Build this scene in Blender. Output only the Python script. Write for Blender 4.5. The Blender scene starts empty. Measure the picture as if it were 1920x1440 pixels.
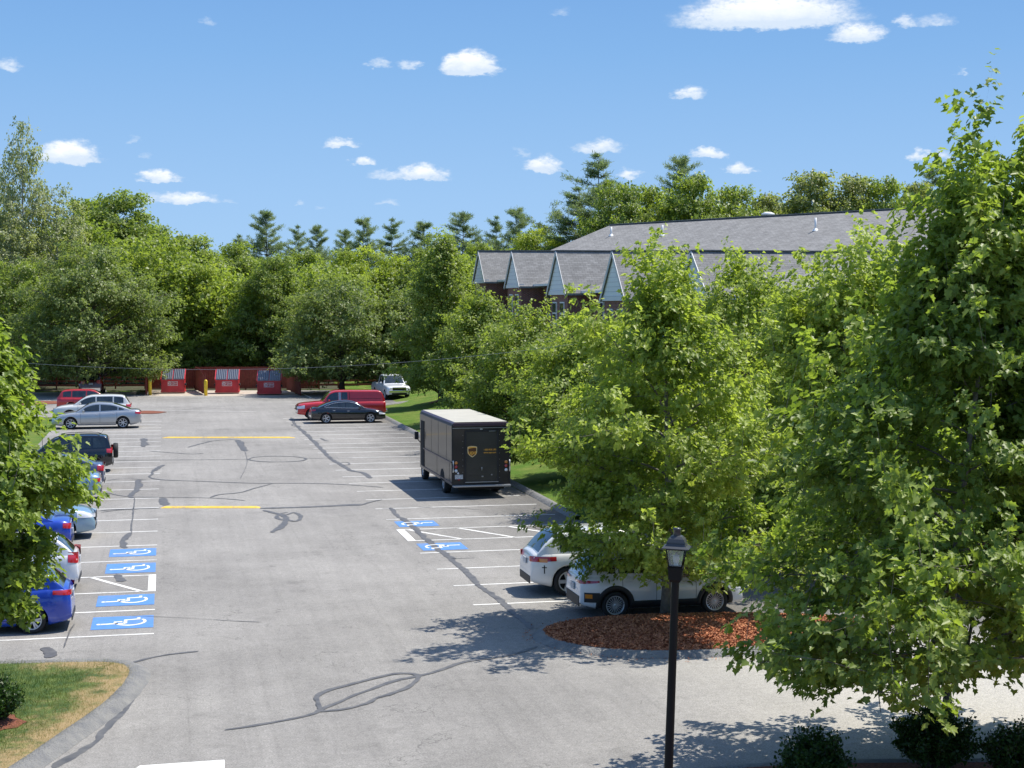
import bpy, bmesh, math, random
import numpy as np
from mathutils import Vector, Matrix
R = math.radians
S = bpy.context.scene
COL = S.collection

# ---------------------------------------------------------------- camera
# World axes: +Y runs up the car park along the rows, +X to the right, metres.
CAM_Z = 7.66
F = 2884.0                      # focal length in photo pixels (1920 wide)
YAW = math.atan(648 / F)
PITCH = math.atan(150 / F)
cam_d = bpy.data.cameras.new('camera')
cam = bpy.data.objects.new('camera', cam_d); COL.objects.link(cam)
cam.location = (0, 0, CAM_Z)
cam.rotation_euler = (math.pi / 2 - PITCH, 0, -YAW)
cam_d.sensor_width = 36; cam_d.lens = 36 * F / 1920
cam_d.clip_start = 0.1; cam_d.clip_end = 5000
S.camera = cam

# ---------------------------------------------------------------- sun and exposure
SUN_DIR = Vector((0.508, 0.163, 1.0)).normalized()     # towards the sun
sun_el = math.asin(SUN_DIR.z); sun_az = math.atan2(SUN_DIR.x, SUN_DIR.y)
sd = bpy.data.lights.new('sun', 'SUN'); sd.energy = 4.0; sd.angle = R(0.5); sd.color = (1.0, 0.945, 0.85)
sun = bpy.data.objects.new('sun', sd); COL.objects.link(sun)
sun.rotation_euler = SUN_DIR.to_track_quat('Z', 'Y').to_euler()
S.render.engine = 'CYCLES'; S.cycles.max_bounces = 10; S.cycles.diffuse_bounces = 6
S.view_settings.view_transform = 'Standard'; S.view_settings.look = 'None'
S.view_settings.exposure = 0.70; S.view_settings.gamma = 1

def to_cam(px, py):
    """unit-depth ray of a photo pixel in world axes"""
    u = (px - 960) / F; v = (720 - py) / F
    cp, sp = math.cos(PITCH), math.sin(PITCH)
    fy = cp + v * sp; fz = -sp + v * cp                # yawless forward / up
    cy, sy = math.cos(YAW), math.sin(YAW)
    return Vector((u * cy + fy * sy, -u * sy + fy * cy, fz))
def at(px, py, z=0.0):
    d = to_cam(px, py); t = (z - CAM_Z) / d.z
    return Vector((d.x * t, d.y * t, z))
def ray(px, py, Z):
    """point on a pixel's ray at horizontal depth Z in front of the camera"""
    d = to_cam(px, py); u = (px - 960) / F
    t = Z / (d.x * math.sin(YAW) + d.y * math.cos(YAW))
    return Vector((d.x * t, d.y * t, CAM_Z + d.z * t))

# ---------------------------------------------------------------- world: sky with fair-weather clouds
W = bpy.data.worlds.new('World'); S.world = W; W.use_nodes = True
def build_world():
    nt = W.node_tree; N = nt.nodes; L = nt.links; N.clear()
    out = N.new('ShaderNodeOutputWorld'); bg = N.new('ShaderNodeBackground')
    sky = N.new('ShaderNodeTexSky'); sky.sky_type = 'NISHITA'; sky.sun_disc = False
    sky.sun_elevation = sun_el; sky.sun_rotation = sun_az
    sky.air_density = 1.0; sky.dust_density = 0.35; sky.ozone_density = 2.6; sky.altitude = 50
    bg.inputs['Strength'].default_value = SKY
    tc = N.new('ShaderNodeTexCoord')
    def m(op, a, b=None, c=None, clamp=False):
        n = N.new('ShaderNodeMath'); n.operation = op; n.use_clamp = clamp
        for i, v in enumerate((a, b, c)):
            if v is None: continue
            if isinstance(v, (int, float)): n.inputs[i].default_value = v
            else: L.new(v, n.inputs[i])
        return n.outputs[0]
    sep = N.new('ShaderNodeSeparateXYZ'); L.new(tc.outputs['Generated'], sep.inputs[0])
    az = m('ARCTAN2', sep.outputs[0], sep.outputs[1])
    hyp = m('SQRT', m('ADD', m('MULTIPLY', sep.outputs[0], sep.outputs[0]), m('MULTIPLY', sep.outputs[1], sep.outputs[1])))
    el = m('ARCTAN2', sep.outputs[2], hyp)
    cmb = N.new('ShaderNodeCombineXYZ'); L.new(m('MULTIPLY', az, 1.0), cmb.inputs[0]); L.new(m('MULTIPLY', el, 1.9), cmb.inputs[1])
    def noise(scale, det, off, rough=.6):
        mp = N.new('ShaderNodeMapping'); mp.inputs['Location'].default_value = off; L.new(cmb.outputs[0], mp.inputs[0])
        n = N.new('ShaderNodeTexNoise'); n.inputs['Scale'].default_value = scale; n.inputs['Detail'].default_value = det
        n.inputs['Roughness'].default_value = rough; L.new(mp.outputs[0], n.inputs[0]); return n.outputs['Fac']
    n1 = noise(85, 7, (0, 0, 0), .62); n2 = noise(85, 7, (3.1, 7.7, 1), .62); n3 = noise(260, 5, (1, 2, 0), .6)
    wa = m('MULTIPLY', m('SUBTRACT', n1, .5), .026); we = m('MULTIPLY', m('SUBTRACT', n2, .5), .011)
    azw = m('ADD', az, wa); elw = m('ADD', el, we)
    # px, py (base centre), half width, height above base, density
    clouds = [(1440, 40, 195, 62, 1.2), (1608, 72, 58, 36, .95), (880, 132, 64, 44, 1.25), (770, 128, 26, 20, .55), (712, 122, 26, 16, .5),
              (1295, 180, 34, 22, .8), (128, 298, 62, 40, 1.2), (300, 338, 44, 24, 1.0), (640, 273, 44, 14, .8), (680, 306, 26, 14, .9),
              (790, 332, 58, 28, 1.05), (740, 333, 66, 16, .55), (1018, 318, 40, 30, 1.0), (1122, 282, 52, 24, .8), (1330, 292, 40, 20, .95), (1385, 322, 34, 18, .9),
              (1178, 332, 30, 20, .8), (350, 378, 66, 22, .95), (290, 376, 70, 18, .45), (15, 128, 28, 22, .6), (390, 44, 14, 14, .35), (1700, 48, 26, 24, .65), (1755, 45, 46, 20, .5),
              (1722, 296, 22, 22, .75), (1765, 294, 24, 16, .6), (730, 384, 28, 12, .4), (560, 385, 14, 9, .4), (1050, 26, 22, 14, .3), (1804, 136, 12, 12, .4), (250, 265, 16, 10, .35),
              (975, 290, 16, 16, .35), (430, 380, 24, 8, .3), (600, 392, 14, 7, .3), (272, 294, 14, 7, .3),
              (-300, 200, 120, 50, 1.), (2300, 250, 160, 60, 1.), (2500, 120, 90, 40, 1.), (-700, 330, 150, 40, 1.)]
    tot = None; shade = None
    for (px, py, hw, hh, den) in clouds:
        d = to_cam(px, py); a0 = math.atan2(d.x, d.y); e0 = math.atan2(d.z, math.hypot(d.x, d.y))
        A = hw / F; E = hh / F
        da = m('DIVIDE', m('SUBTRACT', azw, a0), A)
        de0 = m('SUBTRACT', elw, e0)
        up = m('DIVIDE', de0, E); dn = m('DIVIDE', de0, -E * .28)
        de = m('MAXIMUM', up, dn)
        r2 = m('ADD', m('MULTIPLY', da, da), m('MULTIPLY', de, de))
        v = m('MULTIPLY', m('SUBTRACT', 1.0, r2), den)
        v = m('MAXIMUM', v, 0)
        sh = m('MULTIPLY', m('MULTIPLY', v, up), 1.0)
        tot = v if tot is None else m('MAXIMUM', tot, v)
        shade = sh if shade is None else m('MAXIMUM', shade, sh)
    a = m('MULTIPLY', tot, m('ADD', m('MULTIPLY', n3, 2.6), .35), clamp=False)
    mr = N.new('ShaderNodeMapRange'); mr.interpolation_type = 'SMOOTHSTEP'
    L.new(a, mr.inputs[0]); mr.inputs[1].default_value = .0; mr.inputs[2].default_value = 1.45; mr.inputs[4].default_value = .96
    cc = N.new('ShaderNodeMixRGB'); cc.inputs[1].default_value = (*[c / SKY for c in (.45, .52, .61)], 1)
    cc.inputs[2].default_value = (*[c / SKY for c in (.72, .72, .72)], 1)
    L.new(m('MULTIPLY', shade, 1.9, clamp=True), cc.inputs[0])
    tint = N.new('ShaderNodeMixRGB'); tint.blend_type = 'MULTIPLY'; tint.inputs[0].default_value = 1; tint.inputs[2].default_value = (*SKY_TINT, 1)
    L.new(sky.outputs[0], tint.inputs[1])
    # clear early-summer air: keep the low sky blue instead of the model's yellow band
    rp = N.new('ShaderNodeValToRGB'); e_ = rp.color_ramp.elements
    stops = [(0.0, (.36, .56, .80)), (.07, (.30, .50, .78)), (.16, (.205, .405, .72)), (.27, (.125, .29, .63)), (.5, (.07, .19, .50))]
    while len(e_) < len(stops): e_.new(.5)
    for k_, (p_, c_) in zip(e_, stops): k_.position = p_; k_.color = (*[v_ * .72 / SKY / 10 for v_ in c_], 1)
    L.new(m('MULTIPLY', el, 1.0), rp.inputs[0])
    sc10 = N.new('ShaderNodeMixRGB'); sc10.blend_type = 'MULTIPLY'; sc10.inputs[0].default_value = 1; sc10.inputs[2].default_value = (10, 10, 10, 1); L.new(rp.outputs[0], sc10.inputs[1])
    hm = N.new('ShaderNodeMapRange'); L.new(el, hm.inputs[0]); hm.inputs[1].default_value = .35; hm.inputs[2].default_value = .7; hm.inputs[3].default_value = 1; hm.inputs[4].default_value = 0
    low = N.new('ShaderNodeMixRGB'); L.new(hm.outputs[0], low.inputs[0]); L.new(tint.outputs[0], low.inputs[1]); L.new(sc10.outputs[0], low.inputs[2]); tint = low
    mix = N.new('ShaderNodeMixRGB'); L.new(mr.outputs[0], mix.inputs[0]); L.new(tint.outputs[0], mix.inputs[1]); L.new(cc.outputs[0], mix.inputs[2])
    L.new(mix.outputs[0], bg.inputs[0]); L.new(bg.outputs[0], out.inputs[0])
SKY = 0.15; SKY_TINT = (1, 1, 1)
build_world()

# ================================================================ helpers
def link(o, parent=None):
    COL.objects.link(o)
    if parent is not None: o.parent = parent
    return o
def tag(o, label=None, cat=None, group=None, kind=None):
    if label: o['label'] = label
    if cat: o['category'] = cat
    if group: o['group'] = group
    if kind: o['kind'] = kind
    return o
def empty(name, loc=(0, 0, 0), rz=0.0, label=None, cat=None, group=None):
    o = bpy.data.objects.new(name, None); link(o); o.location = loc; o.rotation_euler = (0, 0, rz)
    o.empty_display_size = .3
    return tag(o, label, cat, group)
def copy_tree(o, parent=None):
    c = o.copy(); COL.objects.link(c); c.parent = parent
    for ch in list(o.children): copy_tree(ch, c)
    return c

class MB:
    """collects shapes, builds ONE mesh object"""
    def __init__(s): s.v = []; s.f = []; s.m = []; s.sm = []
    def add(s, vs, fs, mi=0, smooth=False):
        o = len(s.v); s.v += [tuple(v) for v in vs]
        s.f += [tuple(i + o for i in f) for f in fs]; s.m += [mi] * len(fs); s.sm += [smooth] * len(fs)
    def box(s, c, d, mi=0, rot=None, bev=0.0):
        x, y, z = d[0] / 2, d[1] / 2, d[2] / 2
        if bev <= 0:
            vs = [Vector((a, b, e)) for a in (-x, x) for b in (-y, y) for e in (-z, z)]
            fs = [(0, 1, 3, 2), (4, 6, 7, 5), (0, 4, 5, 1), (2, 3, 7, 6), (0, 2, 6, 4), (1, 5, 7, 3)]
        else:
            bm = bmesh.new(); bmesh.ops.create_cube(bm, size=1)
            for v in bm.verts: v.co = Vector((v.co.x * 2 * x, v.co.y * 2 * y, v.co.z * 2 * z))
            bmesh.ops.bevel(bm, geom=bm.edges[:], offset=min(bev, x * .9, y * .9, z * .9), segments=2, profile=.5, affect='EDGES')
            bm.verts.ensure_lookup_table(); vs = [v.co.copy() for v in bm.verts]; fs = [tuple(v.index for v in f.verts) for f in bm.faces]; bm.free()
        if rot is not None: vs = [rot @ v for v in vs]
        s.add([v + Vector(c) for v in vs], fs, mi)
    def tube(s, pts, rad, n=8, mi=0, caps=True, smooth=True):
        pts = [Vector(p) for p in pts]; k = len(pts)
        if not isinstance(rad, (list, tuple, np.ndarray)): rad = [rad] * k
        vs = []; up = Vector((0, 0, 1))
        for i, p in enumerate(pts):
            t = (pts[min(i + 1, k - 1)] - pts[max(i - 1, 0)]); t = t.normalized() if t.length > 1e-9 else Vector((0, 0, 1))
            a = t.cross(up)
            if a.length < .05: a = t.cross(Vector((1, 0, 0)))
            a.normalize(); b = t.cross(a)
            for j in range(n):
                q = 2 * math.pi * j / n; vs.append(p + (a * math.cos(q) + b * math.sin(q)) * rad[i])
        fs = [(i * n + j, i * n + (j + 1) % n, (i + 1) * n + (j + 1) % n, (i + 1) * n + j) for i in range(k - 1) for j in range(n)]
        if caps: fs += [tuple(range(n - 1, -1, -1)), tuple(range((k - 1) * n, k * n))]
        s.add(vs, fs, mi, smooth)
    def lathe(s, prof, n=24, mi=0, axis='Z', c=(0, 0, 0), smooth=True):
        vs = []; k = len(prof)
        for (r, h) in prof:
            for j in range(n):
                q = 2 * math.pi * j / n; a, b = r * math.cos(q), r * math.sin(q)
                vs.append({'Z': (a + c[0], b + c[1], h + c[2]), 'Y': (a + c[0], h + c[1], b + c[2]), 'X': (h + c[0], a + c[1], b + c[2])}[axis])
        fs = [(i * n + j, i * n + (j + 1) % n, (i + 1) * n + (j + 1) % n, (i + 1) * n + j) for i in range(k - 1) for j in range(n)]
        s.add(vs, fs, mi, smooth)
    def prism(s, poly, z0, z1, mi=0, fn=None):
        """poly in xy, extruded in z; fn maps local xyz to final"""
        n = len(poly); vs = [Vector((p[0], p[1], z0)) for p in poly] + [Vector((p[0], p[1], z1)) for p in poly]
        if fn: vs = [fn(v) for v in vs]
        s.add(vs, [tuple(range(n - 1, -1, -1)), tuple(range(n, 2 * n))] + [(i, (i + 1) % n, n + (i + 1) % n, n + i) for i in range(n)], mi)
    def grid(s, P, mi=0, smooth=True, flip=False):
        nu = len(P); nv = len(P[0]); vs = [p for r in P for p in r]
        fs = []
        for i in range(nu - 1):
            for j in range(nv - 1):
                q = (i * nv + j, i * nv + j + 1, (i + 1) * nv + j + 1, (i + 1) * nv + j)
                fs.append(q[::-1] if flip else q)
        s.add(vs, fs, mi, smooth)
    def build(s, name, mats, parent=None, fix=True):
        me = bpy.data.meshes.new(name); me.from_pydata([tuple(v) for v in s.v], [], s.f)
        for m in (mats if isinstance(mats, (list, tuple)) else [mats]): me.materials.append(m)
        me.polygons.foreach_set('material_index', s.m); me.polygons.foreach_set('use_smooth', s.sm)
        if fix:
            bm = bmesh.new(); bm.from_mesh(me); bmesh.ops.recalc_face_normals(bm, faces=bm.faces); bm.to_mesh(me); bm.free()
        me.update(); o = bpy.data.objects.new(name, me); return link(o, parent)

# ---------------------------------------------------------------- materials
M = {}
def mat(name, col, rough=.6, metal=0., spec=.5, noise=None, bump=None, coat=0, attr=None, trans=0, alpha=None):
    """noise=(scale, amount, detail[, colour2]) mixes the base colour; bump=(scale,strength,dist)"""
    m = bpy.data.materials.new(name); m.use_nodes = True; nt = m.node_tree; N = nt.nodes; L = nt.links
    b = N['Principled BSDF']; b.inputs['Base Color'].default_value = (*col, 1); b.inputs['Roughness'].default_value = rough
    b.inputs['Metallic'].default_value = metal; b.inputs['Specular IOR Level'].default_value = spec
    b.inputs['Coat Weight'].default_value = coat; b.inputs['Coat Roughness'].default_value = .04
    tc = N.new('ShaderNodeTexCoord')
    if noise:
        n = N.new('ShaderNodeTexNoise'); n.inputs['Scale'].default_value = noise[0]; n.inputs['Detail'].default_value = noise[2]
        L.new(tc.outputs['Object'], n.inputs[0])
        r = N.new('ShaderNodeMapRange'); L.new(n.outputs[0], r.inputs[0]); r.inputs[1].default_value = .3; r.inputs[2].default_value = .7
        x = N.new('ShaderNodeMixRGB'); c2 = noise[3] if len(noise) > 3 else tuple(c * (1 - noise[1]) for c in col)
        x.inputs[1].default_value = (*col, 1); x.inputs[2].default_value = (*c2, 1); L.new(r.outputs[0], x.inputs[0]); L.new(x.outputs[0], b.inputs['Base Color'])
    if bump:
        n = N.new('ShaderNodeTexNoise'); n.inputs['Scale'].default_value = bump[0]; n.inputs['Detail'].default_value = 6; L.new(tc.outputs['Object'], n.inputs[0])
        bp = N.new('ShaderNodeBump'); bp.inputs['Strength'].default_value = bump[1]; bp.inputs['Distance'].default_value = bump[2]
        L.new(n.outputs[0], bp.inputs['Height']); L.new(bp.outputs[0], b.inputs['Normal'])
    M[name] = m; return m
def leaf_mat(name, c1, c2, trans=.35, rough=.45, spec=.35, tcol=1.5):
    """leaf colour runs c1..c2 by a per-leaf value; part of the light passes through"""
    m = bpy.data.materials.new(name); m.use_nodes = True; nt = m.node_tree; N = nt.nodes; L = nt.links
    b = N['Principled BSDF']; out = N['Material Output']
    at_ = N.new('ShaderNodeAttribute'); at_.attribute_name = 'tint'
    x = N.new('ShaderNodeMixRGB'); x.inputs[1].default_value = (*c1, 1); x.inputs[2].default_value = (*c2, 1)
    L.new(at_.outputs['Fac'], x.inputs[0]); L.new(x.outputs[0], b.inputs['Base Color'])
    b.inputs['Roughness'].default_value = rough; b.inputs['Specular IOR Level'].default_value = spec
    t = N.new('ShaderNodeBsdfTranslucent'); tm = N.new('ShaderNodeMixRGB'); tm.blend_type = 'MULTIPLY'; tm.inputs[0].default_value = 1
    tm.inputs[2].default_value = (1.12 * tcol, 1.18 * tcol, .55 * tcol, 1); L.new(x.outputs[0], tm.inputs[1]); L.new(tm.outputs[0], t.inputs[0])
    mx = N.new('ShaderNodeMixShader'); mx.inputs[0].default_value = trans
    L.new(b.outputs[0], mx.inputs[1]); L.new(t.outputs[0], mx.inputs[2]); L.new(mx.outputs[0], out.inputs[0])
    M[name] = m; return m

mat('white_paint', (.80, .79, .75), .7, noise=(9, .22, 8), bump=(80, .3, .004))
mat('yellow_paint', (.78, .52, .06), .7, noise=(5, .25, 8), bump=(80, .3, .004))
mat('blue_paint', (.085, .235, .56), .7, noise=(6, .2, 8))
mat('tar', (.060, .061, .065), .6, noise=(4.5, .3, 10, (.125, .122, .118)))
mat('berm', (.15, .152, .155), .95, noise=(3.5, .35, 12, (.235, .23, .215)), bump=(22, 1, .05))
mat('mulch', (.30, .10, .05), .95, noise=(22, .7, 10, (.10, .032, .02)), bump=(60, 1, .03))
mat('concrete', (.46, .42, .36), .9, noise=(3, .3, 9, (.36, .29, .22)))
mat('tyre', (.018, .018, .019), .8)
mat('rim', (.55, .56, .58), .32, metal=.45)
mat('dark_rim', (.25, .25, .26), .3, metal=.8)
mat('car_glass', (.035, .048, .050), .04, spec=.8, coat=.5, noise=(2.6, .3, 3, (.006, .008, .009)))
mat('black_plastic', (.02, .02, .022), .55, noise=(3, .3, 4))
mat('chrome', (.75, .76, .78), .12, metal=1)
mat('headlamp', (.75, .77, .80), .08, spec=.8, coat=1)
mat('tail_red', (.42, .012, .02), .12, spec=.7, coat=1)
mat('amber', (.70, .24, .03), .15, coat=1)
mat('plate', (.62, .64, .66), .4, noise=(30, .5, 2))
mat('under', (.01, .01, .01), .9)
def paint(name, col, metal=0., rough=.28):
    return mat('paint_' + name, col, rough, metal=metal, spec=.5, coat=1, noise=(1.5, .08, 3))
paint('silver', (.46, .48, .50), .45); paint('pearl', (.72, .72, .70)); paint('white', (.74, .75, .76)); paint('red', (.50, .018, .02)); paint('dark_red', (.56, .016, .02))
paint('maroon', (.10, .008, .014)); paint('black', (.008, .009, .013), 0, .15); paint('navy', (.012, .014, .022), 0, .15); paint('slate', (.10, .12, .20), .4)
paint('light_blue', (.26, .40, .54), .3); paint('ice_blue', (.28, .42, .54), .3); paint('blue', (.012, .055, .42), .1); paint('crimson', (.52, .02, .035))
mat('paint_brown', (.036, .030, .026), .38, spec=.4, coat=.25, noise=(1.2, .25, 5)); paint('silver_two', (.50, .52, .54), .4)
mat('trim_brown', (.06, .035, .05), .4); mat('van_roof', (.43, .41, .345), .7, noise=(1.5, .12, 6))
mat('gold', (.85, .42, .06), .4); mat('gold_pale', (.86, .66, .34), .4); mat('shield_brown', (.12, .045, .015), .4)
mat('door_brown', (.050, .046, .038), .38, noise=(1.2, .3, 5)); mat('steel', (.42, .43, .45), .35, metal=.7)
mat('fence_red', (.22, .045, .03), .75, noise=(5, .4, 6)); mat('fence_red_light', (.30, .08, .05), .75, noise=(4, .4, 6))
mat('dumpster_red', (.62, .030, .035), .4, noise=(2, .3, 6)); mat('lid_black', (.030, .034, .055), .25, spec=.7); mat('lid_glare', (.17, .185, .215), .4)  # second lid colour: bright glare on the ribs, put into the colour
mat('label_white', (.75, .72, .72), .6)
mat('bollard_yellow', (.80, .56, .03), .5, noise=(3, .15, 5))
mat('lamp_black', (.004, .004, .005), .5, spec=.25, noise=(6, .3, 4)); mat('lamp_cap', (.05, .053, .06), .32, noise=(6, .2, 4))
mat('siding', (.62, .66, .72), .6); mat('soffit', (.72, .73, .74), .6); mat('gutter', (.55, .56, .57), .5)
mat('window_glass', (.03, .04, .05), .08, spec=.7); mat('pvc', (.8, .8, .79), .5)
mat('bark', (.13, .105, .085), .9, noise=(12, .5, 6), bump=(25, .8, .02)); mat('grey_bark', (.22, .20, .17), .9, noise=(9, .5, 6), bump=(25, .8, .02))
mat('birch_bark', (.42, .41, .38), .8, noise=(6, .5, 6))
leaf_mat('leaf_maple', (.180, .240, .050), (.33, .39, .090), .46)
leaf_mat('leaf_maple_near', (.130, .190, .040), (.26, .33, .070), .44)
leaf_mat('leaf_deep', (.150, .205, .048), (.23, .29, .072), .44)
leaf_mat('leaf_linden', (.145, .195, .060), (.225, .275, .095), .42)
leaf_mat('leaf_bright', (.24, .31, .042), (.36, .41, .080), .45)
leaf_mat('leaf_mid', (.165, .220, .048), (.26, .32, .075), .44)
leaf_mat('leaf_olive', (.19, .225, .075), (.28, .31, .120), .42)
leaf_mat('leaf_pale', (.22, .255, .12), (.33, .355, .20), .40)
leaf_mat('needle', (.13, .185, .095), (.25, .30, .17), .38, .6)
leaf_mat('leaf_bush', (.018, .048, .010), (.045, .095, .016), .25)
leaf_mat('grass_blade', (.065, .135, .022), (.40, .31, .15), .3)
leaf_mat('chip', (.60, .26, .13), (.17, .05, .028), .0, .9, .2)

def worn(name, amt=.5, col=(.20, .195, .185)):
    """traffic wear: specks and patches where the asphalt shows through the paint"""
    nt = M[name].node_tree; N = nt.nodes; L = nt.links; b = N['Principled BSDF']; src = b.inputs['Base Color'].links[0].from_socket
    tc = N.new('ShaderNodeTexCoord'); g = N.new('ShaderNodeNewGeometry')
    n = N.new('ShaderNodeTexNoise'); n.inputs['Scale'].default_value = 14; n.inputs['Detail'].default_value = 9; n.inputs['Roughness'].default_value = .8; L.new(g.outputs['Position'], n.inputs[0])
    n2 = N.new('ShaderNodeTexNoise'); n2.inputs['Scale'].default_value = .9; n2.inputs['Detail'].default_value = 4; L.new(g.outputs['Position'], n2.inputs[0])
    a = N.new('ShaderNodeMath'); a.operation = 'MULTIPLY_ADD'; L.new(n2.outputs[0], a.inputs[0]); a.inputs[1].default_value = .9; L.new(n.outputs[0], a.inputs[2])
    r = N.new('ShaderNodeMapRange'); L.new(a.outputs[0], r.inputs[0]); r.inputs[1].default_value = .98; r.inputs[2].default_value = 1.16; r.inputs[4].default_value = amt
    x = N.new('ShaderNodeMixRGB'); L.new(r.outputs[0], x.inputs[0]); L.new(src, x.inputs[1]); x.inputs[2].default_value = (*col, 1); L.new(x.outputs[0], b.inputs['Base Color'])
worn('white_paint', .5); worn('blue_paint', .6); worn('yellow_paint', .6)
def ground_mat():
    m = mat('asphalt', (.24, .235, .225), .93, spec=.3); nt = m.node_tree; N = nt.nodes; L = nt.links; b = N['Principled BSDF']
    tc = N.new('ShaderNodeTexCoord')
    def nz(scale, det, rough=.6, mp=None):
        n = N.new('ShaderNodeTexNoise'); n.inputs['Scale'].default_value = scale; n.inputs['Detail'].default_value = det; n.inputs['Roughness'].default_value = rough
        if mp:
            q = N.new('ShaderNodeMapping'); q.inputs['Scale'].default_value = mp; L.new(tc.outputs['Object'], q.inputs[0]); L.new(q.outputs[0], n.inputs[0])
        else: L.new(tc.outputs['Object'], n.inputs[0])
        return n
    def ramp(src, a, b_, lo, hi):
        r = N.new('ShaderNodeMapRange'); L.new(src, r.inputs[0]); r.inputs[1].default_value = a; r.inputs[2].default_value = b_; r.inputs[3].default_value = lo; r.inputs[4].default_value = hi; return r.outputs[0]
    def mul(a, b_):
        n = N.new('ShaderNodeMath'); n.operation = 'MULTIPLY'; L.new(a, n.inputs[0]); L.new(b_, n.inputs[1]); return n.outputs[0]
    big = ramp(nz(.13, 6).outputs[0], .38, .62, .84, 1.08)
    mid = ramp(nz(1.1, 7, .7).outputs[0], .3, .7, .92, 1.06)
    fine = ramp(nz(30, 5, .85).outputs[0], .36, .64, .62, 1.38)
    fine2 = ramp(nz(7, 6, .8).outputs[0], .36, .64, .86, 1.12)
    streak = ramp(nz(1, 6, .65, (2.2, .12, 1)).outputs[0], .35, .65, .93, 1.05)      # wheel wear along the aisle
    v = mul(mul(mul(mul(big, mid), fine), streak), fine2)
    st = nz(.75, 5, .55); v = mul(v, ramp(st.outputs[0], .60, .70, 1.0, .84)); tk = nz(1, 3, .5, (7.0, .05, 1)); v = mul(v, ramp(tk.outputs[0], .58, .70, 1.0, .93))
    # hairline cracks
    wv = nz(.8, 4); wm = N.new('ShaderNodeVectorMath'); wm.operation = 'SCALE'; wm.inputs['Scale'].default_value = 3.2; L.new(wv.outputs['Color'], wm.inputs[0])
    ad = N.new('ShaderNodeVectorMath'); ad.operation = 'ADD'; L.new(tc.outputs['Object'], ad.inputs[0]); L.new(wm.outputs[0], ad.inputs[1])
    vo = N.new('ShaderNodeTexVoronoi'); vo.feature = 'DISTANCE_TO_EDGE'; vo.inputs['Scale'].default_value = .13; L.new(ad.outputs[0], vo.inputs[0])
    cr = ramp(vo.outputs[0], .0006, .0030, .62, 1.0)
    brk = ramp(nz(.45, 3).outputs[0], .46, .56, 0, 1)
    cm = N.new('ShaderNodeMath'); cm.operation = 'MAXIMUM'; L.new(cr, cm.inputs[0]); L.new(brk, cm.inputs[1])
    v = mul(v, cm.outputs[0])
    # older, darker paving in the bays on the right; paler drive across the front
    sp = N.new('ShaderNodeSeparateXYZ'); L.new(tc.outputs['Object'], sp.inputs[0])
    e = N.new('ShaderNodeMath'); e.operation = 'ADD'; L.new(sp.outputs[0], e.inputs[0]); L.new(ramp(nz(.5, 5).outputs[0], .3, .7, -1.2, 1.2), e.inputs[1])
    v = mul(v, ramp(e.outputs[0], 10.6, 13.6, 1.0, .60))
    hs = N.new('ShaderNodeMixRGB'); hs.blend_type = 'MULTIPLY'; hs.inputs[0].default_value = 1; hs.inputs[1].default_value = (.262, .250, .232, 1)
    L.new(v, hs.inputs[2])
    sx = N.new('ShaderNodeMath'); sx.operation = 'MULTIPLY_ADD'; L.new(sp.outputs[0], sx.inputs[0]); sx.inputs[1].default_value = .45; L.new(sp.outputs[1], sx.inputs[2])
    wn = N.new('ShaderNodeMath'); wn.operation = 'ADD'; L.new(sx.outputs[0], wn.inputs[0]); L.new(ramp(nz(.7, 5).outputs[0], .3, .7, -1.5, 1.5), wn.inputs[1])
    rx = ramp(sp.outputs[0], 9.0, 13.0, 0, 1)
    ry = ramp(sp.outputs[1], 30.5, 33.5, 1, 0)
    pale = mul(rx, ry)
    px_ = N.new('ShaderNodeMixRGB'); L.new(pale, px_.inputs[0]); L.new(hs.outputs[0], px_.inputs[1])
    c2 = N.new('ShaderNodeMixRGB'); c2.blend_type = 'MULTIPLY'; c2.inputs[0].default_value = 1; c2.inputs[1].default_value = (.40, .38, .34, 1); L.new(mul(fine, fine2), c2.inputs[2])
    L.new(c2.outputs[0], px_.inputs[2]); L.new(px_.outputs[0], b.inputs['Base Color'])
    bp = N.new('ShaderNodeBump'); bp.inputs['Strength'].default_value = .5; bp.inputs['Distance'].default_value = .02
    L.new(nz(60, 4, .8).outputs[0], bp.inputs['Height']); L.new(bp.outputs[0], b.inputs['Normal'])
ground_mat()
def grass_mat():
    m = mat('lawn', (.06, .12, .02), .95, spec=.2, bump=(60, 1, .05)); nt = m.node_tree; N = nt.nodes; L = nt.links; b = N['Principled BSDF']
    tc = N.new('ShaderNodeTexCoord')
    n1 = N.new('ShaderNodeTexNoise'); n1.inputs['Scale'].default_value = .7; n1.inputs['Detail'].default_value = 8; L.new(tc.outputs['Object'], n1.inputs[0])
    n2 = N.new('ShaderNodeTexNoise'); n2.inputs['Scale'].default_value = 18; n2.inputs['Detail'].default_value = 5; n2.inputs['Roughness'].default_value = .8; L.new(tc.outputs['Object'], n2.inputs[0])
    x = N.new('ShaderNodeMixRGB'); x.inputs[1].default_value = (.10, .19, .022, 1); x.inputs[2].default_value = (.20, .24, .05, 1)
    r = N.new('ShaderNodeMapRange'); L.new(n1.outputs[0], r.inputs[0]); r.inputs[1].default_value = .4; r.inputs[2].default_value = .7; L.new(r.outputs[0], x.inputs[0])
    y = N.new('ShaderNodeMixRGB'); y.blend_type = 'MULTIPLY'; y.inputs[0].default_value = 1; r2 = N.new('ShaderNodeMapRange'); L.new(n2.outputs[0], r2.inputs[0]); r2.inputs[1].default_value = .3; r2.inputs[2].default_value = .7; r2.inputs[3].default_value = .5; r2.inputs[4].default_value = 1.3
    L.new(x.outputs[0], y.inputs[1]); L.new(r2.outputs[0], y.inputs[2]); L.new(y.outputs[0], b.inputs['Base Color'])
grass_mat()
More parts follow.
